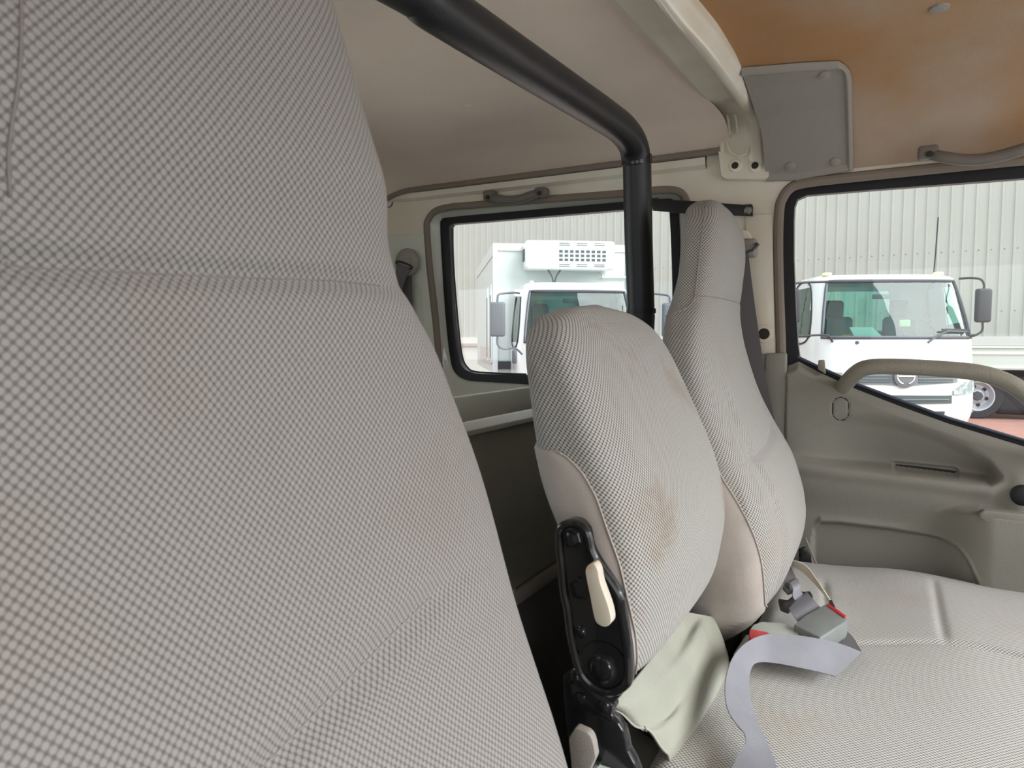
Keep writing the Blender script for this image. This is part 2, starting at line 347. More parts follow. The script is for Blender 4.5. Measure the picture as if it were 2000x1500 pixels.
# door trim panel: sculpted height field
zt=[( -.182,-.063),(-.174,-.052),(-.165,-.050)]+[(PY(x,y,YW)[0],PY(x,y,YW)[2]) for x,y in ((1560,706),(1600,727),(1676,761.5),(1760,794),(1852,827),(2000,872))]+[(.62,-.30)]
Tb=[(1500,850),(1560,838),(1600,822),(1640,812),(1700,812),(1760,822),(1820,842),(1880,868),(1930,898),(1952,925),(1970,940)]
Bb=[(1500,880),(1560,893),(1640,905),(1740,916),(1850,930),(1930,939),(1955,930),(1970,920)]
def doorh(px,py):
    h=0.0
    t=lin(Tb,px); b=lin(Bb,px)
    if px<1962 and b>t+2:
        f=ss(t-4,b-6,py)**.9*(1-ss(b-9,b+7,py)); 
        w=ss(1540,1740,px)*.032+.008
        w*=1-ss(1925,1960,px)
        sh=.35*ss(t-14,t+22,py)*(1-ss(b-9,b+7,py))
        h+=w*(.75*f+sh)
    # bulge under the ledge, falling away to the pocket
    h-=.008*math.exp(-((py-b-14)/16)**2)*(1-ss(1930,1970,px))
    h+=.016*ss(b+35,b+105,py)*(1-ss(1800,1900,px))
    # map pocket
    pt=lin([(1585,1060),(1590,1032),(1602,1021),(1640,1022),(1740,1034),(1840,1050),(1868,1062),(1885,1082),(1910,1135),(1930,1200)],px)
    ins=ss(1582,1592,px)*ss(pt-3,pt+5,py)
    h+=.012*ins
    rim=math.exp(-((py-pt+7)/4.5)**2)*ss(1590,1605,px)*(1-ss(1890,1915,px)); h-=.005*rim
    # arm rest
    a=ss(1815,1935,px); top=lin([(1835,992),(1870,986),(1910,984),(2000,996),(2300,1030)],px)
    h-=.046*a*ss(top-4,top+9,py)*(1-.45*ss(top+30,top+190,py))
    h-=.012*ss(1935,1990,px)*(1-a*ss(top-4,top+9,py))*ss(880,960,py)
    # pull slot
    dx=max(0,abs(px-1808)-58)/9; c=lin([(1745,913),(1870,925)],px); dy=(py-c)/8.5
    q=math.hypot(dx,dy); 
    if q<2: h+=.016*(1-ss(.62,.95,q)); h-=.002*math.exp(-((q-1.15)/.2)**2)
    # oval cap groove
    dx=(px-1643)/15.5; dy=max(0,abs(py-797)-7)/15.5; q=math.hypot(dx,dy)
    h+=.0028*math.exp(-((q-1)/.06)**2)
    return h
def doorfn(u,v):
    x=-.182+(.62+.182)*u; zz=lin(zt,x); z=zz+(-.80-zz)*v
    if x>.30:
        x2=.30; px,py=proj(x2,YW,z)
    else: px,py=proj(x,YW,z)
    e=0
    dz=zz-z; e=.018*(1-ss(0,.018,dz))+.016*(1-ss(0,.014,x+.182))
    return (x,min(1.4765,YW-.020+doorh(px,py)+e),z)
dp=MB().grid(doorfn,300,300).build('door_trim_panel',M_door,d1,auto=0)
sl_=[PY(x,y,1.4740) for x,y in ((1752,911),(1758,907.5),(1860,919),(1866,923),(1862,928),(1757,917))]
MB().prism(smooth_path(sl_,3,True),(0,.004,0),.0008).build('pull_slot_shade',M_hole,d1)  # dark inset: shade inside the slot put into its colour
def door_y(px,py): return min(1.4765,YW-.020+doorh(px,py))
ov=[]
for i in range(48):
    a=2*PI*i/48; px=1643+15.5*math.cos(a); py=797+15.5*math.sin(a)+(7 if math.sin(a)>0 else -7)
    q=PY(px,py,YW); ov.append((q[0],door_y(px,py)-.0012,q[2]))
MB().tube(ov,.0009,6,True,flat=((0,1,0),1)).build('cap_gap',M_hole,d1)
# arm rest pad insert, handle, lock knob
MB().prism([PY(x,y,1.385) for x,y in ((1912,1003),(1921,997),(1990,1004),(2080,1012),(2080,1036),(2000,1031),(1925,1020),(1914,1013))],(0,.02,0),.003,3).build('arm_rest_pad',M_door,d1)
gp=smooth_path([PY(1645,764,1.455),PY(1652,750,1.43),PY(1670,730,1.40),PY(1695,717.5,1.385),PY(1750,716,1.38),PY(1830,720,1.38),PY(1900,726.5,1.38),PY(1950,739,1.38),PY(1995,763,1.38),PY(2050,815,1.385),PY(2085,870,1.41),PY(2100,910,1.45)],6)
MB().tube(gp,.0140,16,flat=((0,1,0),1.15)).build('grab_handle',M_doorh,d1,label='curved padded grab handle over the window sill')
MB().prism([PY(x,y,1.435) for x,y in ((1597,721),(1598,703),(1610,703),(1612,731))],(0,.012,0),.002,2).build('lock_knob',M_doorh,d1)
MB().lathe((PY(1996,965,1.43)[0],1.43,PY(1996,965,1.43)[2]),(0,-1,0),[(.018,0),(.018,.012),(.012,.016)],24).build('door_lever_knob',M_rub,d1)
# ---- floor, rear wall, left wall
MB().box((-.18,.62,-1.0),(1.18,.86,.02)).build('floor',M_floor,smooth=False,kind='structure')
rw=MB().plate([(-1.36,YD,-.98),(-1.36,YW,-.98),(-1.36,YW,.44),(-1.36,YD,.44)],[smooth_path([(-1.36,.05,.25),(-1.36,1.2,.25),(-1.36,1.2,-.1),(-1.36,.05,-.1)],1,True)],(-.04,0,0)).build('wall_rear',M_whiteg,smooth=False,kind='structure')
MB().add([(-1.38,.05,.25),(-1.38,1.2,.25),(-1.38,1.2,-.1),(-1.38,.05,-.1)],[(0,1,2,3)]).build('glass_pane',M_glass,rw,smooth=False)
lwh=[(-1.0,YD,.27),(-.42,YD,.27),(-.42,YD,-.11),(-1.0,YD,-.11)]
lwf=[(-.06,YD,.28),(.66,YD,.28),(.66,YD,-.14),(-.06,YD,-.06)]
lw=MB().plate([(-1.36,YD,-.98),(.98,YD,-.98),(.98,YD,.49),(-1.36,YD,.49)],[lwh,lwf],(0,-.05,0)).build('wall_left',M_white,smooth=False,kind='structure')
MB().add([(p[0],YD-.02,p[2]) for p in lwh],[(0,1,2,3)]).build('glass_pane',M_glass,lw,smooth=False)
MB().add([(p[0],YD-.02,p[2]) for p in lwf],[(0,1,2,3)]).build('glass_pane',M_glass,lw,smooth=False)
fr=MB(); fr.box((.90,.62,-.58),(.12,.80,.28),.05,seg=3); fr.build('dashboard_front',M_greyp,None,kind='structure').name='trim_4'
# outer roof skin
MB().box((-.20,.62,.505),(1.20,.88,.012)).build('roof_skin',M_tw,None,smooth=False,kind='structure')
# ---- ceiling: rear headliner and front headliner
rp=[(0,.452),(1.12,.452),(1.2,.448),(1.28,.438),(1.35,.42),(1.41,.395),(1.448,.377),(1.452,.376)]
fp=[(0,.452),(1.05,.452),(1.15,.447),(1.25,.428),(1.33,.395),(1.40,.350),(1.445,.318),(1.452,.312)]
def prof(tab,Y):
    return lin(tab,max(Y,1.24-Y))
def ceil_r(u,v):
    Y=YD+.003+(YW-YD-.006)*v; x1=-.305+.022*ss(1.25,1.38,Y); x=-1.345+(x1+1.345)*u; z=prof(rp,Y)
    c=ss(.10,0,x+1.345) if x<-1.24 else 0
    if x<-1.20:
        k=max(0,(-1.20-x)/.145); z-= .085*k*k
    # local dip at the rear corner of the edge
    z-=.018*math.exp(-((x+1.17)/.05)**2)*ss(1.36,1.45,Y)
    return (x,Y,z)
def smoothed(fn): return fn
hr=MB().grid(ceil_r,80,120).build('ceiling',M_head,kind='structure',auto=0)
def ceil_f(u,v):
    Y=YD+.003+(YW-YD-.006)*v; x0=-.252+.038*ss(1.15,1.32,max(Y,1.24-Y)); x=x0+(.98-x0)*u; return (x,Y,prof(fp,Y)-.05*ss(.5,.98,x))
hf=MB().grid(ceil_f,80,120).build('trim_2',M_headf,kind='structure',auto=0)
def on_ceil(px,py,tab):
    d=ray(px,py); a=.1; b=None; t=.1
    while t<4:
        if d[2]*t>=prof(tab,min(1.452,d[1]*t)) or d[1]*t>1.452: b=t; break
        a=t; t+=.01
    for _ in range(24):
        m_=(a+b)/2
        if d[2]*m_>=prof(tab,min(1.452,d[1]*m_)) or d[1]*m_>1.452: b=m_
        else: a=m_
    return tuple(c*a for c in d)
for x,y in ((740,121),(915,207)):
    p=on_ceil(x,y,rp); MB().lathe((p[0],p[1],p[2]+.002),(0,0,-1),[(.0095,0),(.009,.003),(.004,.005)],20).build('headliner_clip',M_head,hr)
p=on_ceil(1835,15,fp); MB().lathe((p[0],p[1],p[2]+.002),(0,0,-1),[(.013,0),(.012,.004),(.005,.006)],20).build('headliner_clip',M_greyp,hf)
# trim edge roll of the rear headliner along the rail
MB().tube([(x,YW-.012,prof(rp,1.44)-.004-.018*math.exp(-((x+1.17)/.05)**2)) for x in [-1.34+.02*i for i in range(53)]],.007,8).build('headliner_edge',M_seal,hr)
# grey corner panel on the front headliner
def ceilpt(px,py,off,tab=fp):
    p=Vector(on_ceil(px,py,tab)); 
    nrm=Vector((0,-ss(1.1,1.4,p.y),-1)).normalized(); return p+nrm*off
cp_edges=([(1440,128),(1500,122),(1580,118),(1645,117)],[(1460,352),(1545,351),(1600,345),(1665,334)])
def cpf(u,v):
    Lx=lin([(0,1448),(.3,1470),(.55,1488),(1,1499)],v); Rx=lin([(0,1652),(.06,1661),(.15,1664),(1,1667)],v)
    yT=lin([(0,130),(.6,120),(.93,117),(1,126)],u); yB=lin([(0,354),(.35,352),(.55,345),(.97,333),(1,331)],u)
    x=Lx+(Rx-Lx)*u; y=yT+(yB-yT)*v
    d=min((1-u)*200,v*210*1.3,(1-v)*210); 
    off=.002+.009*ss(0,6,d)-.005*ss(8,16,d)
    return ceilpt(x,y,off)
cpo=MB().grid(cpf,90,90).build('corner_panel',M_greyp,hf,auto=0,label='grey moulded corner panel')
for x,y in ((1612,139),(1545,320),(1633,311)):
    p=ceilpt(x,y,.006); MB().lathe(p,(0,-ss(1.1,1.4,p.y),-1),[(.009,0),(.0085,.003),(.004,.0045)],20).build('panel_clip',M_greyp,cpo)
# ---- painted roof bow over the middle pillar
def bowst():
    S=[]
    for Y,XL,XR,Z in ((-.2,-.355,-.262,.44),(.3,-.345,-.256,.442),(.7,-.334,-.250,.442)): S.append(((XL,Y,Z),(XR,Y,Z),(0,0,-1)))
    S.append((PZ(1200,0,.440),PZ(1345,0,.436),(0,0,-1)))
    S.append((PZ(1290,100,.442),PZ(1400,66,.437),(0,0,-1)))
    S.append((PZ(1350,165,.441),PZ(1444,130,.436),(0,0,-1)))
    S.append((PZ(1390,212,.437),PZ(1477,182,.430),(0,-.25,-1)))
    S.append((PY(1400,240,1.402),PY(1494,208,1.385),(0,-.7,-.7)))
    S.append((PY(1404,275,1.425),PY(1500,250,1.412),(0,-.95,-.3)))
    S.append((PY(1406,310,1.435),PY(1500.5,290,1.43),(0,-1,-.1)))
    S.append((PY(1410,345,1.440),PY(1501,345,1.44),(0,-1,0)))
    return S
St=bowst()
def sm_st(S,n=6):
    L=smooth_path([s[0] for s in S],n); R=smooth_path([s[1] for s in S],n); Nn=smooth_path([s[2] for s in S],n); return list(zip(L,R,[x.normalized() for x in Nn]))
SS=sm_st(St)
pr=[(0,-.06),(0,-.002),(.015,.001),(.05,.002),(.08,.005),(.12,.006),(.58,.008),(.62,.011),(.68,.019),(.73,.021),(.86,.021),(.91,.017),(.94,.007),(.97,.002),(.99,0),(1,-.004),(1,-.06)]
V=[];nw=len(pr)
for k,(L,R,nn) in enumerate(SS):
    fade=1-.55*ss(len(SS)-14,len(SS)-1,k)
    for w,h in pr: V.append(L.lerp(R,w)+nn*(h*fade if h>0 else h))
Fc=[(i*nw+j,i*nw+j+1,(i+1)*nw+j+1,(i+1)*nw+j) for i in range(len(SS)-1) for j in range(nw-1)]
bow=tag(mk('roof_bow',V,Fc,M_white,auto=60),kind='structure')
bow.name='trim_3'; ORG['trim_3']=ORG['roof_bow']
# foot plate with two screw holes and pressed pocket
fo=MB().plate([PY(x,y,1.428) for x,y in ((1403,296),(1409,343),(1416,349),(1494,349),(1501,343),(1501,296))],[],(0,.018,0)).build('foot_plate',M_white,bow,auto=40)
for x in (1435.5,1474.5):
    q=PY(x,323,1.424); MB().lathe(q,(0,1,0),[(.0075,0),(.0115,.001),(.014,.005)],24).build('screw_collar',M_white,bow)
    MB().lathe((q[0],q[1]-.001,q[2]),(0,1,0),[(.006,0),(.0075,.002)],20).build('screw_hole',M_hole,bow)
for pts,yy in (([(1406,196),(1418,215),(1423,240),(1426,262),(1441,262),(1438,235),(1430,205),(1424,192)],1.375),([(1418,272),(1430,265),(1450,268),(1463,282),(1458,300),(1442,306),(1428,298),(1422,288)],1.410)):
    MB().tube([PY(x,y,yy+.008*(y>230)) for x,y in pts],.0022,8,True).build('pressed_rib',M_white,bow)
# ================================================================ roll bar
rb=empty('roll_bar',(-.42,1.27,-.95),'black padded roll bar rising from behind the middle seat and crossing under the grey ceiling','roll bar')
def RB(px,py,X): return PX(px,py,X)
path=[(-.50,.20,.36),RB(762,-50,-.44),RB(846,8,-.428),RB(980,96,-.422),RB(1100,174,-.42),RB(1180,226,-.42),RB(1217,254,-.42),RB(1236,282,-.42),RB(1243,312,-.42)]
path=smooth_path(path,8); MB().tube(path,.0268,24).build('horizontal_bar',M_pad,rb)
lp=[RB(1243,306,-.42),RB(1244,320,-.42),RB(1247,470,-.42),RB(1252,620,-.42),(-.42,1.262,-.30),(-.42,1.262,-.97)]
MB().tube([RB(1243,304,-.42),RB(1243.6,322,-.42)],.0285,24).build('sleeve_joint',M_blk,rb)
MB().tube(lp,.0262,24).build('upright',M_pad,rb)
MB().tube([RB(1252,603,-.42),RB(1252,612,-.42)],.0282,24).build('sleeve_band',M_rub,rb)
# ================================================================ black brace bar with bolted end on the pillar
bb=empty('window_brace_bar',(-.35,YW,.26),'flat black brace bar across the rear side window, bolted to the cream pillar','bar')
MB().prism([PY(x,y,YW-.022) for x,y in ((1274,388),(1345,392),(1470,401),(1470,422),(1345,417),(1274,411))],(0,.006,0),.001).build('bar',M_blkd,bb)
q=PY(1461,411,YW-.022); MB().lathe(q,(0,-1,0),[(.008,0),(.008,.002),(.005,.004)],6).build('bolt',M_steel,bb)
MB().box((PY(1461,411,YW)[0],YW-.011,PY(1461,411,YW)[2]),(.009,.005,.009)).build('spacer',M_blkd,bb)
MB().box((PY(1280,400,YW)[0],YW-.011,PY(1280,398,YW)[2]),(.009,.005,.009)).build('spacer',M_blkd,bb)
# ================================================================ roof grab handles
def ghandle(name,label,pts,Y,r,ends,holes):
    g=empty(name,PY(*pts[0],YW),label,'handle','grey grab handles above the windows')
    P=smooth_path([PY(x,y,Y+(.0 if 0<i<len(pts)-1 else .018)) for i,(x,y) in enumerate(pts)],6)
    MB().tube(P,r,12,flat=((0,1,0),.9)).build('grip',M_hand,g)
    for (x,y) in ends:
        c=PY(x,y,Y+.010); MB().box(c,(.015,.012,.0115),.005,seg=3).build('end_mount',M_hand,g)
    for (x,y) in holes:
        c=PY(x,y,Y+.001); MB().lathe((c[0],c[1]-.004,c[2]),(0,-1,0),[(.0052,0),(.0052,.0025),(.0035,.003)],14).build('screw_hole',M_hole,g)
    return g
ghandle('grab_handle','short grey grab handle on the cream rail above the rear side window',[(957,384),(968,388),(990,391),(1015,389),(1040,381),(1061,376)],1.425,.0105,[(958,383),(1058,377)],[(954,386),(1055,378)])
ghandle('grab_handle','larger grey grab handle on the stained headliner above the front door window',[(1808,300),(1838,306),(1880,312),(1920,311),(1960,303),(2000,291),(2040,280)],1.385,.0098,[(1812,299),(2040,279)],[(1815,302)])
# ================================================================ seat belts on the pillars
sb=empty('rear_seat_belt',PY(795,515,YW),'dark rear seat belt hanging from a round grey anchor left of the rear side window','seat belt','dark pillar seat belts')
c=PY(796,513,1.43); MB().lathe((c[0],1.432,c[2]),(0,-1,0),[(.0,-.0),(.036,.0),(.0355,.008),(.030,.014),(.018,.017),(.004,.018)],28).build('anchor_cover',M_greyp,sb)
MB().tube(smooth_path([PY(x,y,1.41) for x,y in ((776,516),(801,525),(802,519),(778,510))],3,True),.0022,8,True).build('slot_edge',M_rub,sb)
def ribbon(A,B,n=5,th=.0012):
    A=smooth_path(A,n);B=smooth_path(B,n); b=MB(); m_=len(A); V=A+B; Fc=[(i,i+1,m_+i+1,m_+i) for i in range(m_-1)]
    bm=bmesh.new(); vs=[bm.verts.new(v) for v in V]
    for f in Fc: bm.faces.new([vs[i] for i in f])
    bm.normal_update(); vn=[v.normal.copy() for v in bm.verts]; bm.free()
    V2=[v+vn[i]*th for i,v in enumerate(V)]; k=len(V); V=V+V2
    Fc+= [tuple(i+k for i in f[::-1]) for f in Fc]
    for i in range(m_-1):
        Fc.append((i,i+k,i+1+k,i+1)); Fc.append((m_+i,m_+i+1,m_+i+1+k,m_+i+k))
    Fc.append((0,m_,m_+k,k)); Fc.append((m_-1,m_-1+k,2*m_-1+k,2*m_-1)); return b.add(V,Fc)
ribbon([PY(776,515,1.409),PY(768,560,1.405),PY(757,640,1.40),PY(745,720,1.40)],[PY(801,524,1.409),PY(786,565,1.405),PY(772,640,1.40),PY(765,720,1.40)]).build('webbing',M_webd,sb)
ribbon([PY(782,530,1.425),PY(781,600,1.43),PY(783,700,1.43),PY(785,800,1.43)],[PY(805,535,1.425),PY(806,600,1.43),PY(809,700,1.43),PY(812,800,1.43)]).build('webbing',M_webd,sb)
pb=empty('front_seat_belt',PY(1470,480,YW),'dark front seat belt running down the pillar beside the tall passenger seat','seat belt','dark pillar seat belts')
c=PY(1467,487,YW); MB().box((c[0],1.432,c[2]),(.014,.014,.018),.006,seg=3).build('anchor_loop',M_greyp,pb)
MB().tube([PY(1455,494,1.40),PY(1470,488,1.40),PY(1480,478,1.41),PY(1474,475,1.44)],.003,8).build('guide_wire',M_dgrey,pb)
MB().prism([PY(x,y,1.436) for x,y in ((1440,445),(1462,450),(1476,486),(1440,492))],(0,.014,0),.004,2).build('anchor_plate',M_white,pb)
ribbon([PY(1440,490,1.405),PY(1440,600,1.42),PY(1450,720,1.42),PY(1470,800,1.42),PY(1490,900,1.42)],[PY(1461,490,1.405),PY(1475,600,1.42),PY(1493,720,1.42),PY(1509,800,1.42),PY(1530,900,1.42)]).build('webbing',M_webd,pb)

# ================================================================ storage partition behind the seats
pt=empty('storage_partition',(-.6,.62,-.98),'grey-green storage partition with an open tray top behind the front seats','partition')
XP=-.56
def part_y0(): return .30
y0,y1=.0,1.44
zl=PX(907,832,XP)[2]
MB().box((XP-.012,(y0+y1)/2,(zl-.012-.44)/2+.005),(.012,(y1-y0)/2,(.44+zl)/2-.005+.0),.004).build('front_panel',M_panel,pt)
MB().prism([(XP,y0,zl-.016),(XP+.012,y0,zl-.014),(XP+.012,y0,zl-.006),(XP-.003,y0,zl+.003),(XP-.016,y0,zl+.003),(XP-.03,y0,zl-.010)],(0,y1-y0,0),.001).build('lip',M_tray,pt)
MB().box((XP-.09,(y0+y1)/2,zl-.05),(.075,(y1-y0)/2,.008)).build('tray_floor',M_greyp,pt)
MB().box((XP-.155,(y0+y1)/2,zl-.022),(.008,(y1-y0)/2,.045),.003).build('back_board',M_tray,pt)
MB().box((XP-.03,(y0+y1)/2,-.70),(.012,(y1-y0)/2,.26)).build('lower_panel',M_floor,pt)
MB().box((XP-.004,(y0+y1)/2,-.452),(.010,(y1-y0)/2,.013),.003).build('kick_strip',M_greyp,pt)
for yy in (1.0,1.28): MB().box((XP+.008,yy,-.436),(.006,.02,.012),.003).build('panel_tab',M_panel,pt)

# ================================================================ seats
def interp(keys,z):
    if z<=keys[0][0]: return list(keys[0][1:])
    if z>=keys[-1][0]: return list(keys[-1][1:])
    for i in range(len(keys)-1):
        if keys[i][0]<=z<=keys[i+1][0]: break
    z0,z1=keys[i][0],keys[i+1][0];h=z1-z0;t=(z-z0)/h; out=[]
    for c in range(1,len(keys[0])):
        p0,p1=keys[i][c],keys[i+1][c]
        m0=(p1-keys[i-1][c])/(z1-keys[i-1][0]) if i>0 else (p1-p0)/h
        m1=(keys[i+2][c]-p0)/(keys[i+2][0]-z0) if i+2<len(keys) else (p1-p0)/h
        t2=t*t;t3=t2*t
        out.append((2*t3-3*t2+1)*p0+(t3-2*t2+t)*h*m0+(-2*t3+3*t2)*p1+(t3-t2)*h*m1)
    return out
class Ring:
    def __init__(s,k,nn):
        yL,yR,xF,xB=k; a=(xF-xB)/2;b=(yR-yL)/2; P=[]
        for i in range(0,721):
            th=-PI+2*PI*i/720; c=math.cos(th); q=math.sin(th)
            P.append(Vector(((xF+xB)/2+a*math.copysign(abs(c)**(2/nn),c),(yL+yR)/2+b*math.copysign(abs(q)**(2/nn),q),0)))
        d=[0]
        for p,q in zip(P,P[1:]): d.append(d[-1]+(q-p).length)
        s.P=P;s.d=d;s.L=d[-1];s.c=Vector(((xF+xB)/2,(yL+yR)/2,0)); s.b=b
    def at(s,u):            # u -1..1, 0 = front centre, negative = driver side
        t=(u+1)/2*s.L; lo,hi=0,720
        while hi-lo>1:
            m_=(lo+hi)//2
            if s.d[m_]<=t: lo=m_
            else: hi=m_
        p=s.P[lo].lerp(s.P[hi],(t-s.d[lo])/max(1e-9,s.d[hi]-s.d[lo])); return p
class Loft:
    def __init__(s,keys,nn=4.0,disp=None): s.keys=keys;s.nn=nn;s.disp=disp;s.cache={}
    def ring(s,z):
        z=round(z,5)
        if z not in s.cache: s.cache[z]=Ring(interp(s.keys,z),s.nn)
        return s.cache[z]
    def pt(s,z,u,off=0):
        r=s.ring(z); p=r.at(u); 
        e=.004; q=r.at(min(1,u+e)); q0=r.at(max(-1,u-e)); t=(q-q0); nrm=Vector((t.y,-t.x,0)); 
        if nrm.length>0: nrm.normalize()
        o=off+(s.disp(z,p.y,u) if s.disp else 0)
        p=p+nrm*o; p.z=z; return p
    def mesh(s,nz,nu,z0=None,z1=None,u0=-1,u1=1,off=0,cap=True,zs=None):
        z0=s.keys[0][0] if z0 is None else z0; z1=s.keys[-1][0] if z1 is None else z1
        V=[];U=[]
        vv=0;prev=None
        for j in range(nz):
            t=j/(nz-1); z=z0+(z1-z0)*t
            fr=s.pt(z,0)
            if prev is not None: vv+=(fr-prev).length
            prev=fr
            L=s.ring(z).L/2
            for i in range(nu):
                u=u0+(u1-u0)*i/(nu-1); V.append(s.pt(z,u,off)); U.append((u*L,vv))
        Fc=[(j*nu+i,j*nu+i+1,(j+1)*nu+i+1,(j+1)*nu+i) for j in range(nz-1) for i in range(nu-1)]
        if cap:
            for j,fl in ((0,True),(nz-1,False)):
                ring=[j*nu+i for i in range(nu)]; c=sum((V[i] for i in ring),Vector())/nu; U0=(0,U[j*nu][1]); k=len(V); c.z+= -.004 if fl else .004; V.append(c); U.append(U0)
                for i in range(nu-1): Fc.append((ring[i+1],ring[i],k) if fl else (ring[i],ring[i+1],k))
        return V,Fc,U
    def u_at(s,z,poly):
        """near-side u where the measured seam polyline crosses this level"""
        pu=None
        for i in range(0,700):
            u=-.12-.86*i/699; q=s.pt(z,u); x,y=proj(*q); e=x-lin(poly,y)
            if e<0: return u if pu is None else u+(pu[0]-u)*(-e)/(pu[1]-e)
            pu=(u,e)
        return -.98
def smo(a,k=2): return [sum(a[max(0,i-k):i+k+1])/len(a[max(0,i-k):i+k+1]) for i in range(len(a))]
def ridge(x,w): return math.exp(-(x/w)**2)

# ---- driver's seat
kd=[(-.56,.0,.445,-.11,-.3),(-.5,.0,.45,-.13,-.3),(-.4,.0,.45,-.145,-.3),(-.3,.0,.45,-.175,-.3),(-.2,.0,.455,-.22,-.32),(-.1,.02,.455,-.255,-.34),(-.03,.05,.425,-.265,-.36),(.02,.09,.387,-.27,-.37),(.06,.1,.365,-.275,-.375),(.1,.1,.354,-.27,-.375),(.15,.1,.344,-.275,-.38),(.2,.1,.325,-.28,-.38),(.26,.11,.29,-.29,-.378),(.295,.14,.26,-.305,-.37)]
def dd(z,y,u):
    o=0
    if abs(u)<.6:
        zs=.036-.10*(y-.1)*1.0 if False else .030-.02*(y-.12)
        zs=lin([(.05,.030),(.14,.027),(.22,.030),(.30,.034),(.36,.034)],y)
        o-=.0065*ridge(z-zs,.006)*(1-ss(.30,.40,y)); o+=.010*ss(-.03,0,z-zs+.03)*0
        o+=.006*ridge(z-zs-.05,.04)+.004*ridge(z-zs+.03,.03)
        zl2=lin([(.15,-.20),(.20,-.185),(.30,-.165),(.36,-.155),(.42,-.15)],y)
        o-=.006*ridge(z-zl2,.009)*ss(.10,.18,y)*(1-ss(.33,.42,y))
    return o
ds=empty('driver_seat',(-.2,.22,-.95),'large light grey woven seat back close in the left foreground','seat')
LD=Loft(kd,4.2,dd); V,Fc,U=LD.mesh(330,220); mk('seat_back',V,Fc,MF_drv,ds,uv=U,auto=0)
# seams
def seam(L,pts,r,mt,parent,off=.0004,name='seam'):
    P=[L.pt(z,u,off) for z,u in pts]; MB().tube(smooth_path(P,3),r,6).build(name,mt,parent,auto=0)
def y2u(L,z,y):
    r=L.ring(z); best=min(range(0,601),key=lambda i:abs(r.at(-.3+i/1000).y-y)); return -.3+best/1000
seam(LD,[(z,y2u(LD,z,lin([(.05,.132),(.15,.142),(.3,.165)],z))) for z in [.05+.012*i for i in range(17)]],.0006,M_seamd,ds)
seam(LD,[(lin([(.05,.030),(.14,.027),(.22,.030),(.30,.034),(.36,.034)],y)-.001,y2u(LD,.03,y)) for y in [.09+.01*i for i in range(26)]],.0004,M_seamd,ds)
seam(LD,[(lin([(.15,-.20),(.20,-.185),(.30,-.165),(.36,-.155),(.42,-.15)],y),y2u(LD,-.17,y)) for y in [.19+.01*i for i in range(16)]],.0004,M_pipe,ds)
# cushion of driver's seat, low
MB().box((.04,.225,-.56),(.27,.22,.06),.04,seg=4).build('seat_cushion',M_cloth,ds)
MB().box((-.05,.225,-.80),(.22,.19,.17),.01).build('seat_base',M_blkd,ds)

# ---- middle seat (folding back)
km=[(-.338,.655,.95,-.220,-.235),(-.33,.635,.957,-.205,-.238),(-.312,.612,.97,-.195,-.240),(-.28,.60,.988,-.19,-.245),(-.24,.60,.990,-.185,-.258),(-.2,.60,.992,-.188,-.283),(-.15,.60,.990,-.20,-.308),(-.1,.60,.985,-.22,-.32),(-.05,.605,.975,-.242,-.328),(-.02,.61,.966,-.256,-.333),(.005,.622,.952,-.270,-.335),(.022,.648,.928,-.284,-.332),(.034,.70,.88,-.296,-.328),(.038,.74,.84,-.304,-.322)]
def dm(z,y,u):
    o=0
    if -.45<u<.45: o+=.006*ridge(z+.22,.10)*(1-min(1,abs(u)/.45)**2)
    return o
LM=Loft(km,4.0,dm); ms=empty('folding_seat',(-.25,.8,-.95),'low folding middle seat back in stained light grey weave with a black hinge plate','seat')
V,Fc,U=LM.mesh(260,260); mk('seat_back',V,Fc,MF_mid,ms,uv=U,auto=0)
bm_=[(866,1048),(868,1052),(885,1100),(905,1122),(925,1140),(970,1165),(1030,1185),(1100,1210),(1180,1228),(1240,1240),(1290,1243),(1300,1241),(1325,1236)]
bmy=sorted(bm_)
zs=[-.100-.229*(i/89)**1.25 for i in range(90)]
ub=smo([LM.u_at(z,bmy) for z in zs])
V=[];nuu=24
for z,b in zip(zs,ub):
    for i in range(nuu): V.append(LM.pt(z,-.985+(b+.985)*i/(nuu-1),.0036*(1 if 0<i<nuu-1 else .3)))
mk('side_panel',V,[(j*nuu+i,(j+1)*nuu+i,(j+1)*nuu+i+1,j*nuu+i+1) for j in range(len(zs)-1) for i in range(nuu-1)],M_cloth,ms,auto=0,label='plain cloth side panel')
seam(LM,[(z,b) for z,b in zip(zs[1:],ub[1:])],.0011,M_cloth,ms,.0016,'piping')
seam(LM,[(.018,u) for u in [-.30+.02*i for i in range(30)]],.0004,M_pipe,ms)
